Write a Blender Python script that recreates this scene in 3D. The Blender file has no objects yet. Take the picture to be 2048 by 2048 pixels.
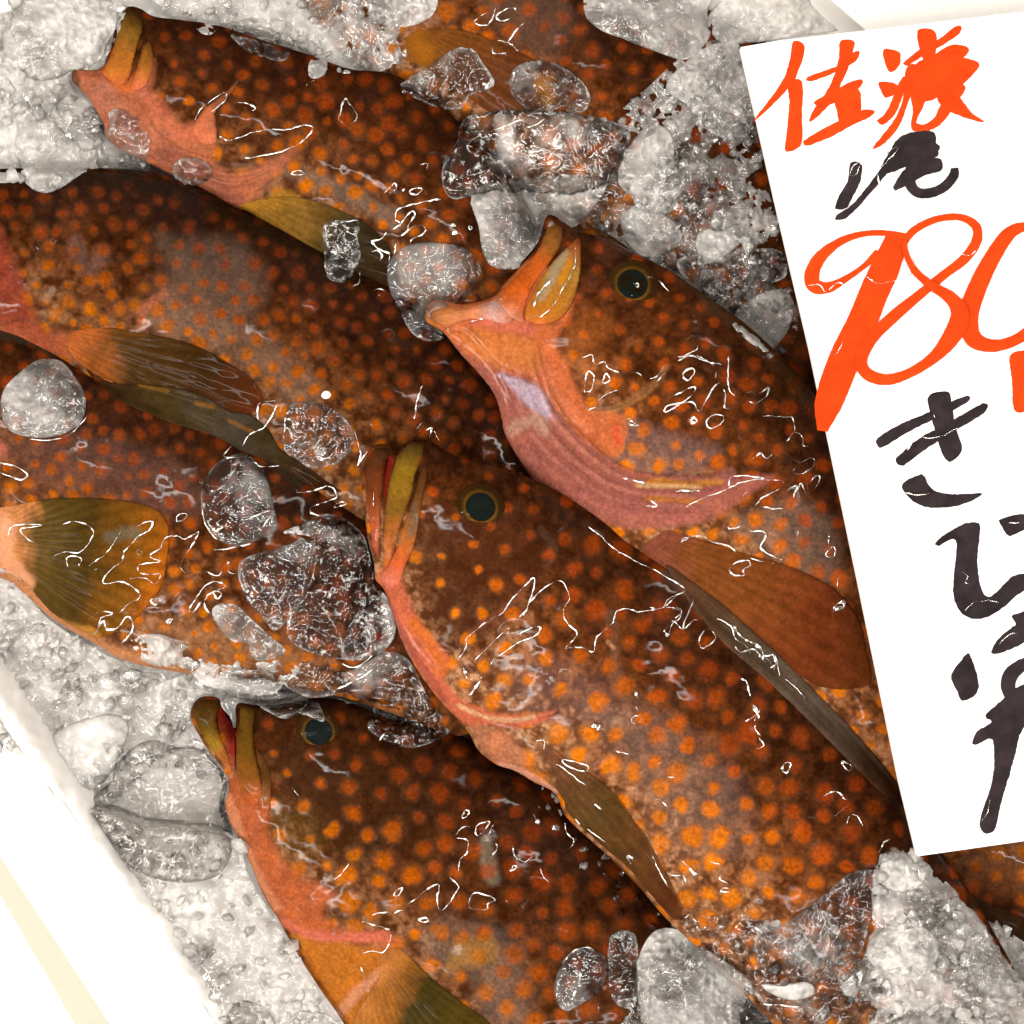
import bpy, math, random
import numpy as np
from mathutils import Vector
from mathutils.geometry import tessellate_polygon

# ------------------------------------------------------------------ camera, world, lights, exposure
sc = bpy.context.scene
S = 0.40 / 2048.0          # metres per photo pixel on the z = 0 plane
D = 0.90                   # camera height
cam_d = bpy.data.cameras.new('camera'); cam = bpy.data.objects.new('camera', cam_d)
sc.collection.objects.link(cam); sc.camera = cam
cam.location = (0, 0, D); cam.rotation_euler = (0, 0, 0)
cam_d.sensor_width = 36; cam_d.lens = 36 * D / 0.40
cam_d.clip_start = 0.01; cam_d.clip_end = 50

world = bpy.data.worlds.new('World'); sc.world = world; world.use_nodes = True
wn = world.node_tree; bgn = wn.nodes['Background']
bgn.inputs[0].default_value = (1.0, 0.90, 0.79, 1); bgn.inputs[1].default_value = 0.36

def area(name, loc, target, sx, sy, power, col=(1, 0.97, 0.92), spin=0):
    l = bpy.data.lights.new(name, 'AREA'); l.shape = 'RECTANGLE'; l.size = sx; l.size_y = sy
    l.energy = power; l.color = col
    o = bpy.data.objects.new(name, l); sc.collection.objects.link(o); o.location = loc
    d = Vector(target) - Vector(loc)
    o.rotation_euler = d.to_track_quat('-Z', 'Y').to_euler()
    o.rotation_euler.rotate_axis('Z', spin)
    return o
for _x, _y, _z, _rot, _pw, _c in ((0.10, 0.30, 1.5, 4, 6.5, (1, 0.97, 0.92)), (-0.20, -0.62, 1.5, 28, 4.5, (0.96, 0.97, 1.0))):
    area('ceiling_tube_lamp', (_x, _y, _z), (0, 0, 0), 1.5, 0.022, _pw, _c, math.radians(_rot))
for _x, _y, _z, _rot, _pw in ((-0.95, -0.35, 1.2, 78, 11), (-1.35, -0.6, 1.15, 70, 12), (-0.75, -1.15, 1.1, 35, 9), (0.75, 1.05, 1.3, 60, 7), (1.2, -0.2, 1.2, 85, 6)):
    area('ceiling_tube_lamp', (_x, _y, _z), (0, 0, 0), 1.8, 0.05, _pw, (1, 0.95, 0.88), math.radians(_rot))
sc.view_settings.view_transform = 'Standard'; sc.view_settings.look = 'None'
sc.view_settings.exposure = 0.42; sc.view_settings.gamma = 1; sc.view_settings.use_curve_mapping = False
sc.render.engine = 'CYCLES'
cy = sc.cycles
cy.max_bounces = 14; cy.diffuse_bounces = 3; cy.glossy_bounces = 4; cy.transmission_bounces = 12
cy.transparent_max_bounces = 24; cy.sample_clamp_indirect = 4; cy.use_denoising = True
cy.caustics_reflective = False; cy.caustics_refractive = True; cy.blur_glossy = 0.3

# ------------------------------------------------------------------ helpers
rng = np.random.default_rng(7); random.seed(7)

def W(px, py, z):
    f = (D - z) / D * S
    return (px - 1024) * f, (1024 - py) * f, z

ZO = {1: (0, 0, 700 / 1932), 2: (600, 0, 700 / 1932), 3: (1200, 0, 848 / 1932), 4: (0, 600, 750 / 1932),
      5: (680, 400, 720 / 1932), 6: (680, 800, 720 / 1932), 7: (1300, 700, 748 / 1932), 8: (350, 1300, 750 / 1932),
      9: (900, 1300, 750 / 1932), 10: (0, 1300, 748 / 1932), 11: (1400, 1400, 648 / 1932), 0: (0, 0, 1)}
def z(k, pts):
    x0, y0, f = ZO[k]
    return [(x0 + p[0] * f, y0 + p[1] * f) for p in pts]

def catmull(pts, closed=True, spacing=3.0):
    P = np.array(pts, float); n = len(P); out = []
    rngi = range(n) if closed else range(n - 1)
    for i in rngi:
        if closed:
            a, b, c, d = P[(i - 1) % n], P[i], P[(i + 1) % n], P[(i + 2) % n]
        else:
            a, b, c, d = P[max(i - 1, 0)], P[i], P[i + 1], P[min(i + 2, n - 1)]
        m = max(1, int(np.hypot(*(c - b)[:2]) / spacing))
        for j in range(m):
            t = j / m
            out.append(0.5 * ((2 * b) + (-a + c) * t + (2 * a - 5 * b + 4 * c - d) * t * t + (-a + 3 * b - 3 * c + d) * t ** 3))
    if not closed: out.append(P[-1])
    return np.array(out)

_lat = rng.random((256, 256))
def vnoise(x, y):
    xi = np.floor(x).astype(int); yi = np.floor(y).astype(int)
    fx = x - xi; fy = y - yi
    fx = fx * fx * (3 - 2 * fx); fy = fy * fy * (3 - 2 * fy)
    a = _lat[yi & 255, xi & 255]; b = _lat[yi & 255, (xi + 1) & 255]
    c = _lat[(yi + 1) & 255, xi & 255]; d = _lat[(yi + 1) & 255, (xi + 1) & 255]
    return (a * (1 - fx) + b * fx) * (1 - fy) + (c * (1 - fx) + d * fx) * fy
def fbm(x, y, o=4, seed=0):
    s = 0; a = 1; t = 0
    for i in range(o):
        s = s + a * vnoise(x * 2 ** i + seed * 17.3 + i * 9.1, y * 2 ** i + seed * 5.7 + i * 3.3); t += a; a *= 0.55
    return s / t
def ss(a, b, x):
    t = np.clip((x - a) / (b - a), 0, 1); return t * t * (3 - 2 * t)
def lin(c):
    c = np.array(c, float) / 255.0
    return np.where(c <= 0.04045, c / 12.92, ((c + 0.055) / 1.055) ** 2.4)

def dist_line(X, Y, pts):
    """distance, signed side (left of the travel direction as seen in the picture < 0), arc parameter 0..1"""
    P = np.array(pts, float)
    best = np.full(X.shape, 1e9); side = np.zeros(X.shape); par = np.zeros(X.shape)
    L = np.hypot(*(P[1:] - P[:-1]).T); C = np.concatenate([[0], np.cumsum(L)]); T = C[-1] + 1e-9
    for i in range(len(P) - 1):
        a = P[i]; d = P[i + 1] - a; l2 = d @ d + 1e-9
        t = np.clip(((X - a[0]) * d[0] + (Y - a[1]) * d[1]) / l2, 0, 1)
        ex = X - a[0] - t * d[0]; ey = Y - a[1] - t * d[1]
        dd = np.hypot(ex, ey); m = dd < best
        best = np.where(m, dd, best)
        side = np.where(m, np.sign(d[0] * ey - d[1] * ex), side)
        par = np.where(m, (C[i] + t * L[i]) / T, par)
    return best, side, par

def inside_poly(X, Y, poly):
    """rows of a regular grid: X (ny,nx), Y constant per row"""
    m = np.zeros(X.shape, bool); P = np.asarray(poly); Q = np.roll(P, -1, 0)
    xs = X[0]
    for r in range(X.shape[0]):
        y = Y[r, 0] + 1e-4
        c = (P[:, 1] > y) != (Q[:, 1] > y)
        if not c.any(): continue
        xc = np.sort(P[c, 0] + (y - P[c, 1]) / (Q[c, 1] - P[c, 1]) * (Q[c, 0] - P[c, 0]))
        m[r] = (np.searchsorted(xc, xs) % 2) == 1
    return m

class Patch:
    """a region of the plan traced as an outline, filled with a regular grid whose rim is snapped to the outline"""
    def __init__(self, pts, step=3.0, curve=True):
        poly = catmull(pts, True, 3.0) if curve else np.array(pts, float)
        self.poly = poly; self.step = step
        x0, y0 = poly.min(0) - 3 * step; x1, y1 = poly.max(0) + 3 * step
        xs = np.arange(x0, x1, step); ys = np.arange(y0, y1, step)
        self.X, self.Y = np.meshgrid(xs, ys); self.x0, self.y0 = x0, y0
        ins = inside_poly(self.X, self.Y, poly)
        n = np.zeros_like(ins)
        for dy in (-1, 0, 1):
            for dx in (-1, 0, 1):
                n |= np.roll(np.roll(ins, dy, 0), dx, 1)
        self.ins = ins; self.ring = n & ~ins
        ri, rj = np.nonzero(self.ring)
        dens = catmull(pts, True, 1.5) if curve else np.concatenate(
            [np.linspace(poly[i], poly[(i + 1) % len(poly)], 200) for i in range(len(poly))])
        self.PX = self.X.copy(); self.PY = self.Y.copy()
        for s in range(0, len(ri), 2000):
            a = ri[s:s + 2000]; b = rj[s:s + 2000]
            dd = (self.X[a, b][:, None] - dens[None, :, 0]) ** 2 + (self.Y[a, b][:, None] - dens[None, :, 1]) ** 2
            k = dd.argmin(1)
            self.PX[a, b] = dens[k, 0]; self.PY[a, b] = dens[k, 1]
        self.phi = self._poisson()
    def _poisson(self):
        ny, nx = self.ins.shape; levels = []
        f = 1
        while min(ny, nx) / f > 24: levels.append(f); f *= 2
        levels.append(f); phi = None
        for f in reversed(levels):
            m = self.ins[::f, ::f].astype(float); h2 = (self.step * f) ** 2
            if phi is None: p = np.zeros(m.shape)
            else:
                p = np.repeat(np.repeat(phi, 2, 0), 2, 1)
                p = np.pad(p, ((0, max(0, m.shape[0] - p.shape[0])), (0, max(0, m.shape[1] - p.shape[1]))))[:m.shape[0], :m.shape[1]]
            for _ in range(160 if f > 1 else 60):
                q = np.pad(p, 1)
                p = 0.25 * (q[:-2, 1:-1] + q[2:, 1:-1] + q[1:-1, :-2] + q[1:-1, 2:] + h2) * m
            phi = p
        return phi
    def round(self):            # half-thickness (in photo pixels) of a round body with this outline
        return np.sqrt(2 * np.maximum(self.phi, 0))

# height map of everything placed so far (photo plan)
GZ0, GZS, GZN = -500, 4, 800
ZM = np.full((GZN, GZN), 0.002)
def zsample(X, Y, M=None):
    M = ZM if M is None else M
    u = np.clip((np.asarray(X, float) - GZ0) / GZS, 0, GZN - 2.001); v = np.clip((np.asarray(Y, float) - GZ0) / GZS, 0, GZN - 2.001)
    i = np.floor(u).astype(int); j = np.floor(v).astype(int); fu = u - i; fv = v - j
    return (M[j, i] * (1 - fu) + M[j, i + 1] * fu) * (1 - fv) + (M[j + 1, i] * (1 - fu) + M[j + 1, i + 1] * fu) * fv
def blur(M, n):
    for _ in range(n):
        M = (M + np.roll(M, 1, 0) + np.roll(M, -1, 0) + np.roll(M, 1, 1) + np.roll(M, -1, 1)) / 5
    return M
def zupdate(p, zt):
    gx = GZ0 + np.arange(GZN) * GZS
    ny, nx = p.ins.shape
    ix = np.round((gx - p.x0) / p.step).astype(int); iy = np.round((gx - p.y0) / p.step).astype(int)
    vx = (ix >= 0) & (ix < nx); vy = (iy >= 0) & (iy < ny)
    sub = np.where(p.ins, zt, -1)[np.ix_(iy[vy], ix[vx])]
    rr = np.nonzero(vy)[0]; cc = np.nonzero(vx)[0]
    ZM[np.ix_(rr, cc)] = np.maximum(ZM[np.ix_(rr, cc)], sub)

def mesh_from(name, verts, faces_q, mat, parent=None, attrs=None, smooth=True, tris=None):
    me = bpy.data.meshes.new(name)
    v = np.asarray(verts, np.float32); fq = np.asarray(faces_q, np.int32).reshape(-1, 4) if faces_q is not None and len(faces_q) else np.zeros((0, 4), np.int32)
    ft = np.asarray(tris, np.int32).reshape(-1, 3) if tris is not None and len(tris) else np.zeros((0, 3), np.int32)
    me.vertices.add(len(v)); me.vertices.foreach_set('co', v.ravel())
    nl = fq.size + ft.size; me.loops.add(nl)
    me.loops.foreach_set('vertex_index', np.concatenate([fq.ravel(), ft.ravel()]).astype(np.int32))
    me.polygons.add(len(fq) + len(ft))
    ls = np.concatenate([np.arange(len(fq)) * 4, fq.size + np.arange(len(ft)) * 3]).astype(np.int32)
    me.polygons.foreach_set('loop_start', ls)
    me.polygons.foreach_set('loop_total', np.concatenate([np.full(len(fq), 4), np.full(len(ft), 3)]).astype(np.int32))
    me.polygons.foreach_set('use_smooth', np.full(len(fq) + len(ft), smooth))
    if attrs:
        for k, a in attrs.items():
            if a.ndim == 2:
                at = me.attributes.new(k, 'FLOAT_COLOR', 'POINT')
                at.data.foreach_set('color', np.concatenate([a, np.ones((len(a), 1))], 1).astype(np.float32).ravel())
            else:
                at = me.attributes.new(k, 'FLOAT', 'POINT'); at.data.foreach_set('value', a.astype(np.float32))
    me.update(calc_edges=True); me.validate(clean_customdata=False)
    if mat: me.materials.append(mat)
    o = bpy.data.objects.new(name, me); sc.collection.objects.link(o)
    if parent: o.parent = parent; o.matrix_parent_inverse = parent.matrix_world.inverted()
    return o

def build_patch(name, p, zt, zb, mat, parent=None, attrs=None, register=True, smooth=True):
    """closed body: top sheet zt, bottom sheet zb, both meeting on the rim (rim height = zt there)"""
    use = p.ins | p.ring
    idx = np.full(p.ins.shape, -1); n1 = use.sum(); idx[use] = np.arange(n1)
    idb = idx.copy(); n2 = p.ins.sum(); idb[p.ins] = n1 + np.arange(n2)
    a = idx[:-1, :-1]; b = idx[:-1, 1:]; c = idx[1:, 1:]; d = idx[1:, :-1]
    ok = (a >= 0) & (b >= 0) & (c >= 0) & (d >= 0) & (p.ins[:-1, :-1] | p.ins[:-1, 1:] | p.ins[1:, 1:] | p.ins[1:, :-1])
    top = np.stack([a[ok], d[ok], c[ok], b[ok]], 1)
    ab, bb, cb, db = idb[:-1, :-1], idb[:-1, 1:], idb[1:, 1:], idb[1:, :-1]
    bot = np.stack([ab[ok], bb[ok], cb[ok], db[ok]], 1)
    f = lambda A: np.concatenate([A[use], A[p.ins]])
    Zt = np.broadcast_to(zt, p.ins.shape); Zb = np.broadcast_to(zb, p.ins.shape)
    zz = np.concatenate([Zt[use], Zb[p.ins]])
    x, y, _ = W(f(p.PX), f(p.PY), zz)
    at = {k: np.concatenate([v[use], v[p.ins]]) for k, v in attrs.items()} if attrs else None
    o = mesh_from(name, np.stack([x, y, zz], 1), np.concatenate([top, bot]), mat, parent, at, smooth)
    if register: zupdate(p, Zt)
    return o

def tag(o, label=None, cat=None, group=None, kind=None):
    if label: o['label'] = label
    if cat: o['category'] = cat
    if group: o['group'] = group
    if kind: o['kind'] = kind
    return o
def empty(name, px, py, zz):
    o = bpy.data.objects.new(name, None); sc.collection.objects.link(o)
    o.location = W(px, py, zz); o.empty_display_size = 0.01
    bpy.context.view_layer.update()
    return o

# ------------------------------------------------------------------ materials
def new_mat(name):
    m = bpy.data.materials.new(name); m.use_nodes = True
    nt = m.node_tree; nt.nodes.clear(); return m, nt
def N(nt, t, **kw):
    n = nt.nodes.new(t)
    for k, v in kw.items():
        if k.startswith('i_'):
            key = k[2:]; key = int(key) if key.isdigit() else key.replace('_', ' ')
            n.inputs[key].default_value = v
        else: setattr(n, k, v)
    return n
def L(nt, a, b): nt.links.new(a, b)
def mathn(nt, op, a, b=None, c=None, clamp=False):
    n = nt.nodes.new('ShaderNodeMath'); n.operation = op; n.use_clamp = clamp
    for i, v in enumerate((a, b, c)):
        if v is None: continue
        if isinstance(v, (int, float)): n.inputs[i].default_value = v
        else: nt.links.new(v, n.inputs[i])
    return n.outputs[0]
def noise(nt, co, scale, detail=3, rough=0.55, dist=0.0):
    n = N(nt, 'ShaderNodeTexNoise'); n.inputs['Scale'].default_value = scale; n.inputs['Detail'].default_value = detail
    n.inputs['Roughness'].default_value = rough; n.inputs['Distortion'].default_value = dist
    L(nt, co, n.inputs['Vector']); return n.outputs['Fac']
def maprange(nt, v, a, b, c=0.0, d=1.0, smooth=False):
    n = N(nt, 'ShaderNodeMapRange'); n.clamp = True
    if smooth: n.interpolation_type = 'SMOOTHSTEP'
    n.inputs['From Min'].default_value = a; n.inputs['From Max'].default_value = b
    n.inputs['To Min'].default_value = c; n.inputs['To Max'].default_value = d
    L(nt, v, n.inputs['Value']); return n.outputs['Result']

def skin_material(name, scales=1.0, film=1.0, rough=0.42, wior=1.22):
    m, nt = new_mat(name)
    out = N(nt, 'ShaderNodeOutputMaterial'); pb = N(nt, 'ShaderNodeBsdfPrincipled')
    gs = N(nt, 'ShaderNodeBsdfGlossy'); gs.distribution = 'BECKMANN'; gs.inputs['Roughness'].default_value = 0.085
    fz = N(nt, 'ShaderNodeFresnel'); fz.inputs['IOR'].default_value = wior
    cm = N(nt, 'ShaderNodeMixShader'); L(nt, pb.outputs[0], cm.inputs[1]); L(nt, gs.outputs[0], cm.inputs[2])
    L(nt, cm.outputs[0], out.inputs[0])
    co = N(nt, 'ShaderNodeTexCoord').outputs['Object']
    at = N(nt, 'ShaderNodeAttribute', attribute_name='Col')
    # fine grain of the skin pigment
    g = noise(nt, co, 900, 3, 0.7); g2 = noise(nt, co, 170, 4, 0.6)
    v = N(nt, 'ShaderNodeTexVoronoi'); v.inputs['Scale'].default_value = 560; L(nt, co, v.inputs['Vector'])     # small scales
    fac = mathn(nt, 'ADD', maprange(nt, g, 0.3, 0.7, 0.78, 1.22), maprange(nt, g2, 0.3, 0.7, -0.16, 0.16))
    fac = mathn(nt, 'ADD', fac, maprange(nt, v.outputs['Distance'], 0.1, 0.7, 0.10 * scales, -0.16 * scales))
    mul = N(nt, 'ShaderNodeVectorMath', operation='SCALE'); L(nt, at.outputs['Color'], mul.inputs[0]); L(nt, fac, mul.inputs['Scale'])
    L(nt, mul.outputs[0], pb.inputs['Base Color'])
    pb.inputs['Roughness'].default_value = rough; pb.inputs['IOR'].default_value = 1.38
    pb.inputs['Specular IOR Level'].default_value = 0.0
    pb.inputs['Subsurface Weight'].default_value = 0.10
    pb.inputs['Subsurface Radius'].default_value = (0.9, 0.35, 0.15); pb.inputs['Subsurface Scale'].default_value = 0.004
    hb = mathn(nt, 'ADD', mathn(nt, 'MULTIPLY', v.outputs['Distance'], 0.5 * scales), mathn(nt, 'MULTIPLY', g2, 1.2))
    b1 = N(nt, 'ShaderNodeBump'); b1.inputs['Strength'].default_value = 0.35; b1.inputs['Distance'].default_value = 0.0006
    L(nt, hb, b1.inputs['Height']); L(nt, b1.outputs[0], pb.inputs['Normal'])
    # the wet film: undulating water with sharp rims where it thins out
    n1 = noise(nt, co, 42, 3, 0.5, 0.6); n2 = noise(nt, co, 95, 2, 0.5, 0.4)
    rim = maprange(nt, mathn(nt, 'ADD', mathn(nt, 'MULTIPLY', n1, 0.65), mathn(nt, 'MULTIPLY', n2, 0.35)), 0.535, 0.56, 0, 1, True)
    und = noise(nt, co, 75, 1, 0.4, 0.2)
    area_ = maprange(nt, noise(nt, co, 16, 2, 0.5), 0.60, 0.66, 0.0, 0.8, True)
    h = mathn(nt, 'ADD', mathn(nt, 'MULTIPLY', mathn(nt, 'MULTIPLY', rim, area_), 0.30 * film), mathn(nt, 'MULTIPLY', und, 0.16))
    b2 = N(nt, 'ShaderNodeBump'); b2.inputs['Strength'].default_value = 0.8; b2.inputs['Distance'].default_value = 0.0010
    wet = maprange(nt, noise(nt, co, 30, 3, 0.55), 0.49, 0.60, 0.02, 1.0, True)
    L(nt, mathn(nt, 'MULTIPLY', fz.outputs[0], wet), cm.inputs[0])
    L(nt, h, b2.inputs['Height']); L(nt, b2.outputs[0], gs.inputs['Normal']); L(nt, b2.outputs[0], fz.inputs['Normal'])
    return m
M_SKIN = skin_material('wet_spotted_skin')
M_FLESH = skin_material('wet_flesh', scales=0.15, film=0.6, rough=0.35)
M_FIN = skin_material('wet_fin_membrane', scales=0.1, film=0.8, rough=0.6, wior=1.12)

def ice_material(name, frost=0.5, lo=0.45, hi=0.62, rough=0.05, scale=110, bump=0.0012, trans=0.6, cracks=0.7, fmin=0.0, edge=0.7, alb=1.0, ior=1.31, tint=(0.965, 0.955, 0.94)):
    """clear wet ice: refraction, white cracks and bubbles, drifts of frost that scatter light"""
    m, nt = new_mat(name)
    out = N(nt, 'ShaderNodeOutputMaterial')
    co = N(nt, 'ShaderNodeTexCoord').outputs['Object']
    nb = noise(nt, co, scale * 0.5, 2, 0.5, 0.3)
    nf = noise(nt, co, scale * 2.6, 4, 0.65, 0.8)
    nc = noise(nt, co, scale * 0.9, 3, 0.6, 1.6)
    crack = mathn(nt, 'SUBTRACT', 1.0, maprange(nt, mathn(nt, 'ABSOLUTE', mathn(nt, 'SUBTRACT', nc, 0.5)), 0.002, 0.014))
    n4 = noise(nt, co, scale * 0.33, 3, 0.6, 2.6)          # long stretched filaments of trapped air
    fil = mathn(nt, 'SUBTRACT', 1.0, maprange(nt, mathn(nt, 'ABSOLUTE', mathn(nt, 'SUBTRACT', n4, 0.48)), 0.0, 0.016))
    crack = mathn(nt, 'MAXIMUM', crack, fil)
    gate = maprange(nt, nf, 0.47, 0.60)
    cloud = maprange(nt, mathn(nt, 'ADD', mathn(nt, 'MULTIPLY', nb, 0.72), mathn(nt, 'MULTIPLY', nf, 0.28)), lo, hi)
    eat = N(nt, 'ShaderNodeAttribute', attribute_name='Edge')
    rimf = mathn(nt, 'MULTIPLY', mathn(nt, 'MULTIPLY', eat.outputs['Fac'], maprange(nt, nf, 0.40, 0.60)), edge)  # frosty white put along the rim in place of bright internal reflections
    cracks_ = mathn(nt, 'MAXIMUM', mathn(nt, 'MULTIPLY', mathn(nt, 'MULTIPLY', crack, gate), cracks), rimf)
    ff = mathn(nt, 'MAXIMUM', mathn(nt, 'ADD', mathn(nt, 'MULTIPLY', cloud, frost - fmin), fmin), cracks_, clamp=True)
    gl = N(nt, 'ShaderNodeBsdfRefraction'); gl.inputs['Color'].default_value = (*tint, 1); gl.inputs['Roughness'].default_value = rough; gl.inputs['IOR'].default_value = ior
    tr = N(nt, 'ShaderNodeBsdfTransparent'); tr.inputs['Color'].default_value = (*tint, 1)
    mx1 = N(nt, 'ShaderNodeMixShader'); mx1.inputs[0].default_value = trans; L(nt, gl.outputs[0], mx1.inputs[1]); L(nt, tr.outputs[0], mx1.inputs[2])
    df = N(nt, 'ShaderNodeBsdfDiffuse'); df.inputs['Color'].default_value = (0.96 * alb, 0.925 * alb, 0.88 * alb, 1)
    tl = N(nt, 'ShaderNodeBsdfTranslucent'); tl.inputs['Color'].default_value = (0.93, 0.895, 0.855, 1)
    fr = N(nt, 'ShaderNodeMixShader'); fr.inputs[0].default_value = 0.08; L(nt, df.outputs[0], fr.inputs[1]); L(nt, tl.outputs[0], fr.inputs[2])
    mx2 = N(nt, 'ShaderNodeMixShader'); L(nt, ff, mx2.inputs[0]); L(nt, mx1.outputs[0], mx2.inputs[1]); L(nt, fr.outputs[0], mx2.inputs[2])
    gs = N(nt, 'ShaderNodeBsdfGlossy'); gs.distribution = 'BECKMANN'; gs.inputs['Roughness'].default_value = 0.07
    fz = N(nt, 'ShaderNodeFresnel'); fz.inputs['IOR'].default_value = 1.55
    mx3 = N(nt, 'ShaderNodeMixShader'); L(nt, fz.outputs[0], mx3.inputs[0]); L(nt, mx2.outputs[0], mx3.inputs[1]); L(nt, gs.outputs[0], mx3.inputs[2])
    L(nt, mx3.outputs[0], out.inputs[0])
    h = mathn(nt, 'ADD', mathn(nt, 'MULTIPLY', nb, 1.1), mathn(nt, 'MULTIPLY', nf, 0.13))
    b = N(nt, 'ShaderNodeBump'); b.inputs['Strength'].default_value = 0.8; b.inputs['Distance'].default_value = bump
    L(nt, h, b.inputs['Height'])
    for n in (gl, gs, fz): L(nt, b.outputs[0], n.inputs['Normal'])
    return m
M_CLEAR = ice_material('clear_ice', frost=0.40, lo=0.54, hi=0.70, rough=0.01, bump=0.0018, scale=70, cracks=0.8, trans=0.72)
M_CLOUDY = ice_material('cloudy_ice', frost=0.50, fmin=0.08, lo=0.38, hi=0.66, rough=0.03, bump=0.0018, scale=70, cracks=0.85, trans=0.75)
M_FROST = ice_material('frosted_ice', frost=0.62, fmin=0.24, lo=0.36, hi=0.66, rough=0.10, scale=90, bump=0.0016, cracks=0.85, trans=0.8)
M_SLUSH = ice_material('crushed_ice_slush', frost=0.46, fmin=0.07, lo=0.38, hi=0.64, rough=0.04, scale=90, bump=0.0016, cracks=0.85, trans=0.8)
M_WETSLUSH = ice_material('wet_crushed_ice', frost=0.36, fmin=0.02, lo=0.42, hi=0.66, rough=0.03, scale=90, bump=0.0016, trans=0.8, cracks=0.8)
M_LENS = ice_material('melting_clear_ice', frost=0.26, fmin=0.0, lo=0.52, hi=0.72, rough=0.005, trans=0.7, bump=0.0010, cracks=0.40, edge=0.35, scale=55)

def glint_material():  # strongly glossy threads that stand in for highlight lines on wet surfaces
    m, nt = new_mat('water_glints')
    out = N(nt, 'ShaderNodeOutputMaterial')
    tr = N(nt, 'ShaderNodeBsdfTransparent'); gs = N(nt, 'ShaderNodeBsdfGlossy'); gs.inputs['Roughness'].default_value = 0.22; gs.inputs['Color'].default_value = (1, 0.97, 0.92, 1)
    mx = N(nt, 'ShaderNodeMixShader'); mx.inputs[0].default_value = 0.8
    L(nt, tr.outputs[0], mx.inputs[1]); L(nt, gs.outputs[0], mx.inputs[2]); L(nt, mx.outputs[0], out.inputs[0])
    return m
M_GLINT = glint_material()

def plain(name, col, rough=0.5, bump=0.0, scale=200, coat=0.0, var=0.06):
    m, nt = new_mat(name)
    out = N(nt, 'ShaderNodeOutputMaterial'); pb = N(nt, 'ShaderNodeBsdfPrincipled'); L(nt, pb.outputs[0], out.inputs[0])
    co = N(nt, 'ShaderNodeTexCoord').outputs['Object']
    n = noise(nt, co, scale, 4, 0.6)
    f = maprange(nt, n, 0.3, 0.7, 1 - var, 1 + var)
    rgb = N(nt, 'ShaderNodeRGB'); rgb.outputs[0].default_value = (*col, 1)
    mul = N(nt, 'ShaderNodeVectorMath', operation='SCALE'); L(nt, rgb.outputs[0], mul.inputs[0]); L(nt, f, mul.inputs['Scale'])
    L(nt, mul.outputs[0], pb.inputs['Base Color']); pb.inputs['Roughness'].default_value = rough
    pb.inputs['Coat Weight'].default_value = coat; pb.inputs['Coat Roughness'].default_value = 0.05
    if bump:
        b = N(nt, 'ShaderNodeBump'); b.inputs['Distance'].default_value = bump; b.inputs['Strength'].default_value = 0.6
        L(nt, n, b.inputs['Height']); L(nt, b.outputs[0], pb.inputs['Normal'])
    return m
M_FOAM = plain('white_polystyrene', (0.84, 0.82, 0.78), 0.6, 0.0004, 300, 0.1, 0.02)
M_FOAMC = plain('cream_polystyrene', (0.42, 0.385, 0.31), 0.6, 0.0004, 300, 0.1, 0.03)
M_CARD = plain('white_foam_board', (0.86, 0.85, 0.84), 0.6, 0.0002, 60, 0.0, 0.01)
M_CARDE = plain('board_edge', (0.55, 0.54, 0.52), 0.8, 0.001, 900, 0.0, 0.15)
M_RED = plain('orange_red_ink', tuple(lin((236, 72, 16)) * 0.64), 0.65, 0.0001, 160, 0.0, 0.17)
M_BLACK = plain('black_ink', tuple(lin((58, 48, 50)) * 0.55), 0.65, 0.0001, 150, 0.0, 0.40)
for _m in (M_RED, M_BLACK, M_CARD): _m.node_tree.nodes['Principled BSDF'].inputs['Specular IOR Level'].default_value = 0.05
M_PUPIL = plain('eye_pupil', (0.006, 0.009, 0.008), 0.8, 0, 200, 0.0, 0.2)
M_PUPIL.node_tree.nodes['Principled BSDF'].inputs['Specular IOR Level'].default_value = 0.0
M_BED = ice_material('packed_ice_bed', frost=1.0, fmin=0.9, lo=0.36, hi=0.6, rough=0.2, scale=60, bump=0.0012, alb=0.86)
M_BASE = plain('box_floor_white', (0.80, 0.77, 0.72), 0.6, 0.001, 100, 0.2, 0.1)

# ------------------------------------------------------------------ the polystyrene box
def prism(name, pts, ztop, zbot, mat, parent=None, curve=False, bevel=0.0):
    P = catmull(pts, True, 4) if curve else np.array(pts, float)
    n = len(P); zt = ztop if hasattr(ztop, '__len__') else [ztop] * n
    vt = [W(p[0], p[1], q) for p, q in zip(P, zt)]; vb = [(a, b, zbot) for a, b, _ in vt]
    tri = [list(t) for t in tessellate_polygon([[Vector((v[0], v[1], 0)) for v in vt]])]
    fix = []
    for t in tri:
        a, b, c = (Vector(vt[i]) for i in t)
        if (b - a).cross(c - a).z < 0: t = t[::-1]
        fix.append(t)
    tris = fix + [[i + n for i in t[::-1]] for t in fix]
    quads = [[i, (i + 1) % n, (i + 1) % n + n, i + n] for i in range(n)]
    ar = sum(P[i][0] * P[(i + 1) % n][1] - P[(i + 1) % n][0] * P[i][1] for i in range(n))
    if ar < 0: quads = [q[::-1] for q in quads]
    o = mesh_from(name, vt + vb, quads, mat, parent, None, False, tris)
    if bevel:
        md = o.modifiers.new('bevel', 'BEVEL'); md.width = bevel; md.segments = 3; md.limit_method = 'ANGLE'
    return o

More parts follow.
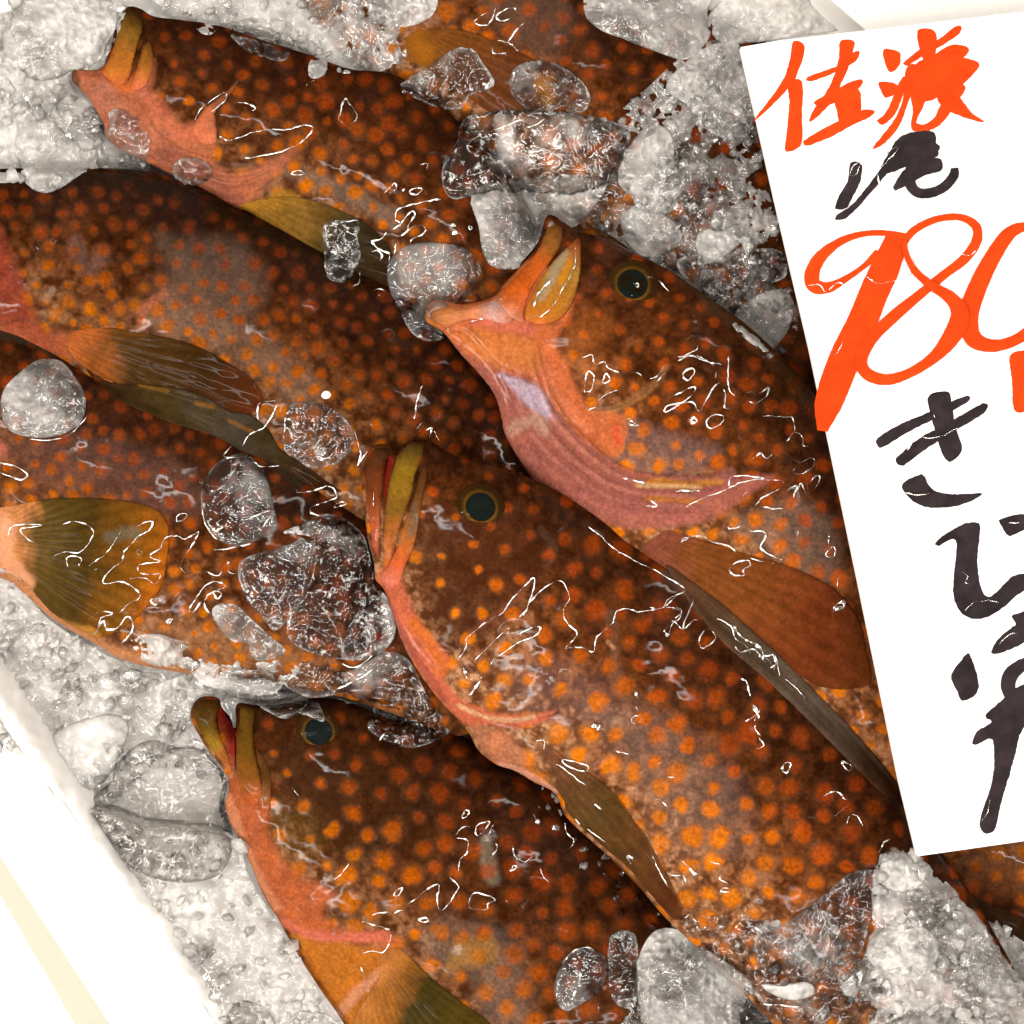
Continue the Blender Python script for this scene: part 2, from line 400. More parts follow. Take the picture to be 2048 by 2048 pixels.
counter = prism('counter', [(-1600, -1600), (3600, -1600), (3600, 3600), (-1600, 3600)], -0.052, -0.075, plain('white_counter', (0.8, 0.79, 0.77), 0.4, 0, 50, 0.1, 0.03))
tag(counter, kind='structure')
box = empty('polystyrene_box', 300, 1900, -0.05)
tag(box, 'white polystyrene fish box whose rim shows beside the ice', 'box')
prism('floor', [(-380, -380), (2500, -380), (2500, 2500), (100, 2500)], -0.03, -0.045, M_BASE, box)
RIM = [(-330, 942), (-60, 1332), (128, 1606), (271, 1815), (348, 1925), (430, 2048), (660, 2400)]
OUT = [(450, 2400), (219, 2048), (155, 1950), (58, 1802), (0, 1714), (-330, 1212)]
RZ = 0.016
prism('rim', RIM + OUT, RZ, -0.04, M_FOAM, box, False, 0.0006)
prism('rim_lip', [(a + 12, b - 8) for a, b in RIM] + [(a + 0.5, b) for a, b in RIM[::-1]], RZ - 0.003, -0.04, M_FOAM, box, False, 0.001)
prism('outer_side', [(a + 4, b) for a, b in OUT] + [(-330, 1300), (0, 1790), (150, 2048), (360, 2400)], [RZ - 0.0006] * 6 + [0.002] * 4, -0.04, M_FOAMC, box)
prism('outer_step', [(366, 2404), (156, 2052), (6, 1794), (-330, 1298), (-330, 2404)], 0.001, -0.045, plain('pale_polystyrene', (0.78, 0.74, 0.66), 0.6, 0.0004, 300, 0.1, 0.03), box)
prism('end_wall', [(1560, -300), (1640, -20), (1740, 70), (1900, 150), (2500, 420), (2500, -300)], 0.03, -0.045, M_FOAM, box, False, 0.002)
prism('corner_wall', [(-400, -300), (90, -300), (40, 10), (0, 80), (-60, 200), (-400, 300)], 0.0, -0.045, M_FOAM, box, False, 0.002)

# ------------------------------------------------------------------ fish
DARK = (66, 33, 15); MID = (112, 56, 20); MAUVE = (132, 80, 46); PALE = (168, 120, 84)
PINK = (214, 118, 84); ORANGE = (224, 112, 48); LPINK = (228, 150, 128); OLIVE = (96, 70, 22); YEL = (190, 120, 30)
REDB = (120, 40, 20); LILAC = (205, 180, 195); CREAM = (215, 180, 140)
ALB = 0.52

class Fish: pass
def paint(col, X, Y, items):
    for it in items:
        kind, pts, r, c, a = it[:5]
        c = lin(c) * ALB
        P = np.array(pts, float); mar = r * 3 + 4
        w = (X > P[:, 0].min() - mar) & (X < P[:, 0].max() + mar) & (Y > P[:, 1].min() - mar) & (Y < P[:, 1].max() + mar)
        ii, jj = np.nonzero(w)
        if not len(ii): continue
        sl = (slice(ii.min(), ii.max() + 1), slice(jj.min(), jj.max() + 1))
        x = X[sl]; y = Y[sl]
        wob = (fbm(x / 30, y / 30, 3, 3) - 0.5) * r * 0.9
        if kind == 'line':
            P2 = catmull(pts, False, 12) if len(pts) > 2 else P
            d, _, _ = dist_line(x, y, P2)
            k = a * (1 - ss(0.35 * r, 1.3 * r, d + wob))
        else:
            P2 = catmull(pts, True, 12)
            d, _, _ = dist_line(x, y, np.vstack([P2, P2[:1]]))
            ins = inside_poly(x, y, P2)
            k = a * ss(-r, r, np.where(ins, d, -d) + wob)
        col[sl] = col[sl] * (1 - k[..., None]) + c * k[..., None]

def relief(h, X, Y, feats):
    """creases, folds and plate edges; depth in pixels"""
    for kind, pts, w, dep in feats:
        P = np.array(pts, float); mar = w * 4
        m = (X > P[:, 0].min() - mar) & (X < P[:, 0].max() + mar) & (Y > P[:, 1].min() - mar) & (Y < P[:, 1].max() + mar)
        ii, jj = np.nonzero(m)
        if not len(ii): continue
        sl = (slice(ii.min(), ii.max() + 1), slice(jj.min(), jj.max() + 1))
        d, s, t = dist_line(X[sl], Y[sl], catmull(pts, False, 10))
        end = ss(0, 0.12, t) * ss(0, 0.12, 1 - t)
        if kind == 'ridge': h[sl] += dep * np.exp(-(d / w) ** 2) * end
        elif kind == 'groove': h[sl] -= dep * np.exp(-(d / w) ** 2) * end
        elif kind == 'step':          # raised on the left-hand side of the curve's direction, sharp at the curve
            sd = d * s
            h[sl] += dep * np.where(sd < 0, np.exp(sd / w), 0) * ss(-3.5, 3.5, -sd + 3.5) * end

def make_fish(label, outline, z0, back, belly, k=0.40, step=3.0, spot=(46, 17), head=None, over=(), under=(), feats=(), seed=1,
              pale=0.5, cap=None, mott=1.0, tone=1.0, headr=0.55):
    F = Fish(); F.z0 = z0
    p = Patch(outline, step); F.p = p
    r = p.round(); h = r * k
    if cap: h = cap * np.tanh(h / cap)
    X, Y = p.PX, p.PY
    d1, _, _ = dist_line(X, Y, catmull(back, False, 20)); d2, _, _ = dist_line(X, Y, catmull(belly, False, 20))
    v = d1 / (d1 + d2 + 1e-6)
    edge = ss(0, 14, r)
    h = h + (fbm(X / 80, Y / 80, 2, seed) - 0.5) * 6 * edge + (fbm(X / 18, Y / 18, 2, seed + 3) - 0.5) * 0.5 * edge
    relief(h, X, Y, feats)
    h = np.maximum(h, 0) * (p.ins)
    # pigment
    n1 = fbm(X / 70, Y / 70, 4, seed + 1); n2 = fbm(X / 16, Y / 16, 4, seed + 2); n3 = fbm(X / 6, Y / 6, 2, seed + 5)
    a = np.clip(ss(0.05, 0.75, v + (n1 - 0.5) * 0.55), 0, 1)[..., None]
    col = lin(DARK) * (1 - a) + lin(MID) * a
    b = np.clip(ss(0.30, 0.85, v + (n1 - 0.5) * 0.5) * (0.45 + 0.9 * ss(0.35, 0.65, n2)) * mott, 0, 1)[..., None]
    col = col * (1 - b) + lin(MAUVE) * b
    c = np.clip(ss(0.5, 1.0, v + (n1 - 0.5) * 0.6) * ss(0.45, 0.7, n2 * 0.6 + n3 * 0.4) * pale * 1.6, 0, 1)[..., None]
    col = col * (1 - c) + lin(PALE) * c
    col = col * (0.80 + 0.40 * n3)[..., None] * (0.62 + 0.76 * ss(0.3, 0.7, n2))[..., None] * ALB * tone
    paint(col, X, Y, [(a_, b_, c_, d_, e_ * 0.6) for a_, b_, c_, d_, e_ in under])
    # spots: nearly even spacing, size and hue change from back to belly and from head to body
    rg = np.random.default_rng(seed * 31 + 5); pts = []
    bb = p.poly.min(0), p.poly.max(0)
    sp0, r0 = spot
    cand = rg.uniform(bb[0], bb[1], (9000, 2))
    for q in cand:
        f = 1.0
        if head is not None:
            dh = math.hypot(q[0] - head[0], q[1] - head[1]); f = headr + (1 - headr) * min(1, max(0, (dh - head[2] * 0.6) / (head[2])))
            sp = sp0 * (1.30 - 0.30 * f)
        else: sp = sp0
        if pts:
            A = np.array([(a_[0], a_[1]) for a_ in pts])
            if ((A - q) ** 2).sum(1).min() < (sp * 0.88) ** 2: continue
        pts.append((q[0], q[1], r0 * f))
    gx0, gy0 = p.x0, p.y0; ny, nx = X.shape
    for (qx, qy, qr) in pts:
        if qx < -60 or qy < -60 or qx > 2110 or qy > 2110: continue
        qr = qr * rg.uniform(0.72, 1.25); R = qr * 1.9
        j0 = max(0, int((qx - R - gx0) / step)); j1 = min(nx, int((qx + R - gx0) / step) + 2)
        i0 = max(0, int((qy - R - gy0) / step)); i1 = min(ny, int((qy + R - gy0) / step) + 2)
        if j1 <= j0 or i1 <= i0: continue
        x = X[i0:i1, j0:j1] - qx; y = Y[i0:i1, j0:j1] - qy
        th = rg.uniform(0, math.pi); e = rg.uniform(0.85, 1.3)
        u = (x * math.cos(th) + y * math.sin(th)) * e; w = (-x * math.sin(th) + y * math.cos(th))
        dd = np.hypot(u, w) + (n2[i0:i1, j0:j1] - 0.5) * qr * 0.9 + (n3[i0:i1, j0:j1] - 0.5) * qr * 0.45
        kk = 1 - ss(qr * 0.50, qr * 1.20, dd)
        vv = v[i0:i1, j0:j1]; t = np.clip(ss(0.25, 0.8, vv) + rg.uniform(-0.12, 0.12), 0, 1)[..., None]
        sc_ = lin((172, 66, 10)) * (1 - t) + lin((220, 118, 8)) * t
        halo = (1 - ss(qr * 1.0, qr * 1.6, dd)) * 0.35 * vv
        blk = col[i0:i1, j0:j1]
        blk = blk * (1 - halo[..., None]) + lin(PALE) * 0.7 * ALB * halo[..., None]
        al = (kk * rg.uniform(0.62, 0.95) * (0.55 + 0.45 * ss(0.1, 0.6, vv)))[..., None]
        core = (1 + 0.22 * ss(0.3, 0.7, n3[i0:i1, j0:j1]))[..., None]
        col[i0:i1, j0:j1] = blk * (1 - al) + sc_ * ALB * 1.08 * tone * core * al
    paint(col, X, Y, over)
    F.col = col; F.h = h; zt = z0 + h * S; zb = z0 - h * S * 0.9
    F.zt = zt
    F.root = empty('grouper', p.poly[:, 0].mean(), p.poly[:, 1].mean(), z0 - h.max() * S * 0.9)
    tag(F.root, label, 'fish', 'spotted groupers packed in ice')
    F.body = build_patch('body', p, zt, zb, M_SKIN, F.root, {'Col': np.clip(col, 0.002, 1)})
    return F

def part(F, name, pts, k, colf, mat=None, lift=0.5, step=2.5, label=None, feats=(), paints=(), cap=None, sink=2.0, blend=0.75, reg=True, rays=None, base=None):
    """a swelling part lying on the fish: lip, jaw bone, fin; k = roundness"""
    p = Patch(pts, step); X, Y = p.PX, p.PY
    h = p.round() * k * (0.4 + 0.6 * ss(0, 18, p.round()))
    if cap: h = cap * np.tanh(h / cap)
    bz = zsample(X, Y, blur(ZM, 3)) if base is None else np.full(X.shape, base)
    if rays:                              # fin rays fan out from a root point
        (rx, ry), nray, amp = rays
        ang = np.arctan2(Y - ry, X - rx)
        h = h + amp * 0.5 * (0.5 + 0.5 * np.sin(ang * nray + 1.5 * (fbm(X / 60, Y / 60, 2, 9) - 0.5))) * ss(0, 8, p.round())
    relief(h, X, Y, feats)
    h = np.maximum(h, 0) * p.ins + (fbm(X / 30, Y / 30, 2, 4) - 0.5) * 0.8 * ss(0, 10, p.round())
    n3 = fbm(X / 7, Y / 7, 3, 6)
    c = colf(X, Y, p) if callable(colf) else np.broadcast_to(lin(colf), X.shape + (3,))
    col = c * ALB * 1.0 * (0.80 + 0.4 * n3)[..., None] * (0.78 + 0.44 * fbm(X / 26, Y / 26, 3, 12))[..., None]
    if rays:
        (rx, ry), nray, amp = rays
        ang = np.arctan2(Y - ry, X - rx)
        col = col * (0.93 + 0.10 * np.sin(ang * nray + 1.5 * (fbm(X / 60, Y / 60, 2, 9) - 0.5)))[..., None]
    col = np.array(col); paint(col, X, Y, paints)
    if blend:                              # the edge of the part takes on the colour of the skin around it
        bi = np.clip(np.round((Y - F.p.y0) / F.p.step).astype(int), 0, F.p.ins.shape[0] - 1)
        bj = np.clip(np.round((X - F.p.x0) / F.p.step).astype(int), 0, F.p.ins.shape[1] - 1)
        kb = (blend * (1 - ss(0, 22, p.round())) * F.p.ins[bi, bj])[..., None]
        col = col * (1 - kb) + F.col[bi, bj] * kb
    zt = bz + (h + lift * p.ins - sink * p.ring) * S
    zb = bz - sink * S
    o = build_patch(name, p, zt, zb, mat or M_FLESH, F.root, {'Col': np.clip(col, 0.002, 1)}, register=reg)
    if label: o['label'] = label
    return o

def grad(p0, p1, stops):
    def f(X, Y, p):
        d = np.array(p1, float) - np.array(p0, float)
        t = ((X - p0[0]) * d[0] + (Y - p0[1]) * d[1]) / (d @ d) + (fbm(X / 40, Y / 40, 3, 2) - 0.5) * 0.25
        xs = [s[0] for s in stops]; C = np.array([lin(s[1]) for s in stops])
        return np.stack([np.interp(t, xs, C[:, i]) for i in range(3)], -1)
    return f

GX_, GY_ = np.meshgrid(GZ0 + np.arange(GZN) * GZS, GZ0 + np.arange(GZN) * GZS)
def make_eye(F, cx, cy_, rp, ri, tilt=(0, 0), clouded=False):
    zb = float(zsample(cx, cy_, blur(ZM, 2)))
    def disc(name, r, hgt, z_, mat, cols=None, parent=F.root, ox=0, oy=0, prof=None, nr=14, na=48, e=1.0, ang=0.5):
        V = []; C = []
        for i in range(nr + 1):
            t = i / nr
            for j in range(na):
                a = 2 * math.pi * j / na
                ux = math.cos(a) * r * t; uy = math.sin(a) * r * t / e
                x = cx + ox + ux * math.cos(ang) - uy * math.sin(ang); y = cy_ + oy + ux * math.sin(ang) + uy * math.cos(ang)
                q = prof(t) if prof else hgt * math.sqrt(max(0, 1 - t * t))
                V.append(W(x, y, z_ + q * S)); C.append(cols(t, a) if cols else (0.5, 0.5, 0.5))
        Q = [[i * na + j, (i + 1) * na + j, (i + 1) * na + (j + 1) % na, i * na + (j + 1) % na] for i in range(nr) for j in range(na)]
        Q = [q[::-1] for q in Q]
        return mesh_from(name, V, Q, mat, parent, {'Col': np.array(C, float)})
    def icol(t, a):
        n = 0.85 + 0.3 * float(fbm(np.array(math.cos(a) * 3 + 9), np.array(math.sin(a) * 3 + t * 5 + 9), 3))
        c0 = lin((38, 26, 8)); c1 = lin((128, 88, 34)); c2 = lin((66, 46, 18)); c3 = lin((66, 38, 18))
        low = 0.6 + 0.5 * max(0, math.sin(a + 0.5))
        if t < 0.56: c = c0
        elif t < 0.66: c = c0 + (c1 * 1.5 * low - c0) * (t - 0.58) / 0.08
        elif t < 0.74: c = c1 * 1.5 * low + (c2 - c1 * 1.5 * low) * (t - 0.66) / 0.08
        else: c = c2 + (c3 - c2) * (t - 0.74) / 0.26
        return tuple(c * n * ALB)
    eye = disc('eye', ri, 0, zb, M_FLESH, icol, prof=lambda t: 12 * (1 - t ** 2) ** 0.8 - 3 * ss(0.9, 1, t), e=1.06)
    disc('pupil', rp, 3, zb + 8.8 * S, M_PUPIL, None, eye, prof=lambda t: 3.2 * (1 - t * t), e=1.05)
    # clear cornea
    disc('cornea', ri * 0.86, 13, zb + 4.2 * S, M_CORNEA, None, eye, prof=lambda t: 9.5 * (1 - t * t), e=1.05)
    d_ = np.hypot(GX_ - cx, GY_ - cy_); ZM[:] = np.where(d_ < ri, np.maximum(ZM, zb + 13 * S * (1 - (d_ / ri) ** 2)), ZM)
    return eye
def cornea_mat():
    m, nt = new_mat('cornea'); out = N(nt, 'ShaderNodeOutputMaterial')
    tr = N(nt, 'ShaderNodeBsdfTransparent'); tr.inputs[0].default_value = (0.93, 0.92, 0.88, 1)
    gs = N(nt, 'ShaderNodeBsdfGlossy'); gs.distribution = 'BECKMANN'; gs.inputs['Roughness'].default_value = 0.05
    fz = N(nt, 'ShaderNodeFresnel'); fz.inputs[0].default_value = 1.09
    mx = N(nt, 'ShaderNodeMixShader'); L(nt, fz.outputs[0], mx.inputs[0]); L(nt, tr.outputs[0], mx.inputs[1]); L(nt, gs.outputs[0], mx.inputs[2]); L(nt, mx.outputs[0], out.inputs[0])
    return m
M_CORNEA = cornea_mat()

def between(A, B, t):
    a = catmull(A, False, 20); b = catmull(B, False, 20)
    n = 24
    ia = np.linspace(0, len(a) - 1, n); ib = np.linspace(0, len(b) - 1, n)
    qa = np.stack([np.interp(ia, range(len(a)), a[:, i]) for i in (0, 1)], 1)
    qb = np.stack([np.interp(ib, range(len(b)), b[:, i]) for i in (0, 1)], 1)
    return [tuple(x) for x in (qa * (1 - t) + qb * t)]

# --- the fish at the very top, mostly under ice
f7 = make_fish('spotted grouper at the top edge with a broad brown fin, mostly under crushed ice',
    [(560, -120), (800, -170), (1080, -110), (1230, -60), (1420, 20), (1580, 120), (1700, 260), (1740, 540), (1760, 800), (1690, 900), (1500, 760), (1300, 560), (1100, 430), (960, 300), (820, 190), (690, 120)],
    -0.004, [(1080, -110), (1310, 110), (1530, 330), (1650, 700)], [(560, -100), (820, 190), (1100, 430), (1480, 720)], seed=2, spot=(44, 16), pale=0.9, mott=1.2, tone=0.95,
    under=[('poly', z(2, [(1000, 0), (1400, -60), (1500, 150), (1350, 330), (1100, 180)]), 20, (150, 115, 95), 0.5),
           ('line', [(1400, 330), (1500, 560), (1560, 740)], 70, (90, 50, 30), 0.8)])
part(f7, 'pectoral_fin', z(2, [(600, 190), (760, 155), (900, 165), (1050, 215), (1200, 280), (1300, 330), (1400, 360), (1500, 450), (1480, 560), (1350, 620), (1100, 640), (900, 520), (700, 380), (560, 320)]),
     0.06, grad((860, 60), (1130, 230), [(0, (140, 84, 34)), (0.5, (112, 60, 28)), (1, (100, 62, 40))]), M_FIN, rays=((800, 40), 70, 1.2), cap=8,
     paints=[('line', [(1085, 165), (1095, 190)], 24, (200, 125, 20), 0.9), ('line', z(2, [(640, 230), (700, 300)]), 26, (165, 100, 25), 0.8)])

# --- upper left fish, mouth gaping
A4 = z(1, [(740, 500), (800, 620), (860, 720), (960, 800), (1100, 860), (1300, 890), (1450, 870), (1600, 790), (1700, 710)])
B4 = z(1, [(590, 740), (700, 860), (840, 930), (950, 985), (1100, 1050), (1260, 1150), (1420, 1120), (1560, 980), (1690, 800)])
f4 = make_fish('gaping spotted grouper at upper left with pink folded throat',
    z(1, [(700, 40), (770, 45), (850, 90), (1000, 110), (1200, 140), (1450, 220), (1700, 300), (1932, 380)]) + [(790, 150), (880, 210), (960, 290), (1040, 400), (1100, 540), (1120, 700), (1020, 760), (900, 680), (780, 590), (690, 560), (610, 510), (543, 470)] +
    z(1, [(1380, 1190), (1280, 1150), (1200, 1100), (1100, 1040), (950, 970), (830, 910), (700, 850), (600, 770), (570, 680), (500, 560), (440, 490), (397, 440), (412, 380), (480, 388), (555, 375), (600, 300), (625, 200), (650, 110)]),
    0.006, [(254, 10), (450, 50), (700, 100), (880, 210), (1040, 400), (1110, 600)], [(300, 330), (464, 430), (610, 500), (780, 620), (1000, 780)],
    seed=3, spot=(38, 14), pale=0.55, tone=0.82, head=(300, 130, 170), k=0.42, headr=0.8,
    under=[('line', [(480, 100), (640, 200), (800, 340)], 110, (66, 30, 12), 0.6), ('line', [(560, 330), (700, 390), (790, 440)], 22, (150, 130, 112), 0.7)],
    over=[('poly', z(1, [(600, 330), (700, 470), (790, 400), (850, 330), (850, 450), (800, 560), (880, 650), (1000, 720), (1080, 740), (1190, 790), (1170, 880), (1280, 960), (1500, 880), (1600, 820), (1640, 840), (1500, 980), (1300, 1150), (1000, 1000), (820, 900), (590, 760), (480, 560), (400, 440), (420, 380), (560, 380)]), 9, (196, 112, 78), 0.93),
          ('line', z(1, [(830, 560), (900, 660), (1000, 720), (1130, 740)]), 22, PINK, 0.85), ('line', z(1, [(560, 520), (640, 640), (700, 780)]), 30, (190, 118, 92), 0.8),
          ('line', z(1, [(600, 400), (700, 480), (780, 420)]), 14, ORANGE, 0.8), ('line', z(1, [(405, 390), (420, 450)]), 12, (90, 66, 50), 0.7), ('line', z(1, [(690, 50), (650, 120)]), 12, (60, 40, 16), 0.8),
          ('line', z(1, [(900, 850), (1100, 960), (1300, 1100)]), 22, (150, 88, 74), 0.6), ('poly', z(1, [(1530, 1050), (1650, 1080), (1680, 1200), (1590, 1220), (1480, 1130)]), 10, (196, 140, 40), 0.75)],
    feats=[('step', A4[::-1], 30, 5)] + [('ridge', between(A4, B4, t), 5, 3.0) for t in (0.3, 0.5, 0.7, 0.88)] + [('groove', between(A4, B4, t), 4, 2.5) for t in (0.18, 0.4, 0.6, 0.8)] +
          [('groove', z(1, [(560, 400), (690, 520), (760, 540), (850, 470), (860, 300)]), 5, 5), ('ridge', z(1, [(420, 420), (560, 440), (700, 500)]), 9, 5)])
part(f4, 'upper_jaw', z(1, [(705, 45), (765, 60), (790, 150), (765, 230), (740, 330), (715, 430), (660, 470), (580, 420), (575, 360), (615, 290), (640, 190), (655, 105)]), 0.35,
     grad(z(1, [(720, 50)])[0], z(1, [(620, 470)])[0], [(0, (64, 44, 16)), (0.4, (150, 104, 40)), (0.75, (205, 120, 45)), (1, (224, 118, 62))]))
part(f4, 'maxilla', z(1, [(825, 230), (848, 320), (835, 420), (790, 490), (735, 500), (720, 470), (745, 400), (770, 320), (790, 250)]), 0.4,
     grad(z(1, [(830, 240)])[0], z(1, [(750, 500)])[0], [(0, (140, 96, 36)), (0.5, (196, 120, 44)), (1, (230, 120, 80))]))
part(f4, 'gill_cover_spine', z(1, [(1325, 425), (1290, 500), (1200, 600), (1190, 660), (1200, 780), (1130, 800), (1060, 740), (1085, 660), (1150, 580), (1240, 510)]), 0.32,
     grad(z(1, [(1320, 430)])[0], z(1, [(1120, 780)])[0], [(0, (150, 90, 60)), (0.5, (210, 120, 76)), (1, (238, 130, 92))]))
part(f4, 'pectoral_fin', [(470, 420), (540, 395), (600, 395), (680, 420), (760, 470), (800, 560), (760, 640), (690, 600), (620, 540), (540, 490)], 0.10,
     grad((480, 410), (760, 600), [(0, (185, 130, 40)), (0.3, (140, 100, 40)), (0.6, (60, 52, 30)), (1, (56, 34, 18))]), M_FIN, rays=((470, 380), 60, 1.5), cap=8)

# --- middle left fish
f5 = make_fish('dark spotted grouper in the middle left, brown fin spread on its belly',
    [(-260, 420), (-120, 360), (0, 338), (217, 336), (300, 343), (350, 357), (417, 384), (471, 415), (543, 446), (616, 480), (688, 523), (800, 590), (930, 690), (1050, 820), (1140, 980), (1060, 1090), (850, 1080), (700, 1050), (600, 1000), (450, 920), (200, 800), (0, 690), (-120, 640), (-260, 560)],
    0.010, [(-260, 400), (0, 335), (217, 335), (471, 412), (688, 520), (900, 740), (1040, 950)], [(-200, 640), (0, 660), (200, 770), (450, 880), (600, 960), (850, 1060)],
    seed=5, spot=(36, 13.5), pale=0.6, k=0.38, tone=0.68,
    under=[('poly', z(1, [(870, 1290), (1000, 1330), (1300, 1330), (1450, 1500), (1400, 1750), (1150, 1850), (850, 1800), (900, 1500)]), 28, (150, 122, 104), 0.55),
           ('poly', z(4, [(750, 120), (850, 60), (1350, 180), (1650, 420), (1550, 560), (1350, 400), (1100, 250)]), 22, (150, 118, 96), 0.7),
           ('line', z(1, [(420, 1350), (480, 1480), (560, 1420)]), 22, (140, 105, 95), 0.6)],
    over=[('line', [(-40, 480), (10, 560), (30, 640), (70, 700)], 42, (150, 62, 44), 0.85), ('line', [(-30, 640), (60, 690), (200, 690)], 36, (176, 90, 60), 0.75),
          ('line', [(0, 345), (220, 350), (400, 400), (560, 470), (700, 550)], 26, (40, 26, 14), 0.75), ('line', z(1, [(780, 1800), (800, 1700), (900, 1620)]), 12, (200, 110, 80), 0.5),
          ('line', z(1, [(250, 1650), (290, 1600)]), 8, (170, 135, 110), 0.6)],
    feats=[('groove', z(1, [(300, 1320), (340, 1440), (330, 1520)]), 8, 3), ('step', z(1, [(930, 1300), (900, 1500), (830, 1720), (600, 1790), (300, 1830)]), 40, 5), ('ridge', z(1, [(380, 1830), (600, 1700), (760, 1620)]), 5, 3)])
part(f5, 'pectoral_fin', z(4, [(330, 190), (420, 150), (560, 140), (700, 165), (850, 190), (1000, 230), (1120, 290), (1250, 370), (1330, 440), (1355, 510), (1330, 570), (1200, 600), (1050, 580), (850, 520), (650, 450), (480, 380), (380, 300)]), 0.10,
     grad(z(4, [(330, 200)])[0], z(4, [(1350, 520)])[0], [(0, (196, 104, 50)), (0.15, (170, 92, 40)), (0.32, (84, 56, 20)), (0.75, (66, 40, 16)), (1, (104, 46, 20))]), M_FIN, rays=(z(4, [(150, 120)])[0], 90, 1.5), cap=10)

# --- lower left fish
f6 = make_fish('spotted grouper at the left edge with olive fin fanned towards the ice',
    [(-260, 720), (-120, 650), (0, 648), (60, 665), (160, 722), (250, 772), (360, 812), (470, 850), (560, 905), (640, 970), (720, 1030), (820, 1100), (900, 1200), (970, 1380), (930, 1470), (820, 1440), (720, 1405), (640, 1385), (560, 1372), (400, 1352), (252, 1322), (194, 1290), (116, 1245), (62, 1200), (10, 1160), (-80, 1140), (-260, 1080)],
    0.013, [(-260, 690), (0, 640), (160, 722), (360, 812), (560, 905), (720, 1040), (860, 1260)], [(-260, 1080), (10, 1160), (194, 1290), (400, 1380), (760, 1480)],
    seed=6, spot=(35, 12.5), pale=0.5, k=0.37, mott=1.0, tone=0.82,
    under=[('poly', [(20, 860), (300, 900), (420, 1000), (300, 1040), (60, 960)], 30, (140, 98, 84), 0.6), ('line', [(300, 1260), (480, 1300), (620, 1340)], 40, (190, 130, 85), 0.7)],
    over=[('line', [(-30, 1090), (20, 1140), (60, 1200), (130, 1250), (260, 1320), (420, 1350)], 26, (210, 140, 92), 0.9), ('line', [(-40, 930), (-10, 900)], 26, (214, 120, 100), 0.8),
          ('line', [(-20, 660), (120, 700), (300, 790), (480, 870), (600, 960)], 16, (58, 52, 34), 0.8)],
    feats=[('step', [(20, 860), (10, 930), (-10, 1000)], 30, 4)])
part(f6, 'dorsal_fin', z(4, [(440, 350), (560, 420), (700, 430), (900, 450), (1060, 500), (1180, 570), (1280, 590), (1380, 660), (1440, 760), (1560, 840), (1680, 930), (1760, 990), (1600, 960), (1420, 850), (1250, 780), (1100, 700), (900, 640), (700, 560), (560, 490)]), 0.16,
     grad(z(4, [(500, 430)])[0], z(4, [(1650, 930)])[0], [(0, (56, 36, 18)), (0.35, (72, 56, 28)), (0.6, (74, 64, 52)), (0.8, (60, 46, 22)), (1, (54, 32, 15))]), M_FIN, cap=8,
     feats=[('ridge', z(4, [(560, 440), (900, 500), (1200, 640), (1400, 760)]), 4, 3), ('ridge', z(4, [(560, 460), (900, 560), (1150, 680)]), 4, 2.5), ('ridge', z(4, [(700, 430), (1050, 540), (1300, 640), (1560, 860)]), 4, 3)],
     paints=[('line', z(4, [(720, 440), (860, 470)]), 5, (150, 104, 34), 0.5), ('line', z(4, [(1010, 530), (1100, 550)]), 5, (160, 104, 28), 0.5), ('line', z(4, [(1180, 620), (1300, 680)]), 5, (160, 104, 34), 0.45)])
part(f6, 'pectoral_fin', z(4, [(-60, 1110), (100, 1050), (300, 1020), (500, 1020), (700, 1045), (820, 1090), (870, 1180), (860, 1350), (830, 1480), (760, 1580), (680, 1660), (560, 1730), (450, 1740), (300, 1660), (200, 1540), (100, 1430), (-60, 1370)]), 0.09,
     grad(z(4, [(0, 1250)])[0], z(4, [(850, 1450)])[0], [(0, (232, 150, 100)), (0.08, (214, 136, 76)), (0.22, (104, 78, 30)), (0.5, (84, 62, 24)), (0.8, (140, 86, 24)), (1, (186, 100, 24))]), M_FIN, rays=(z(4, [(-120, 1230)])[0], 75, 1.8), cap=11,
     paints=[('line', z(4, [(-60, 1120), (20, 1180), (40, 1330), (120, 1440)]), 22, (236, 164, 120), 0.85), ('line', z(4, [(560, 1220), (700, 1200)]), 16, (110, 106, 84), 0.7), ('line', z(4, [(300, 1660), (500, 1730)]), 12, (206, 140, 60), 0.7)])

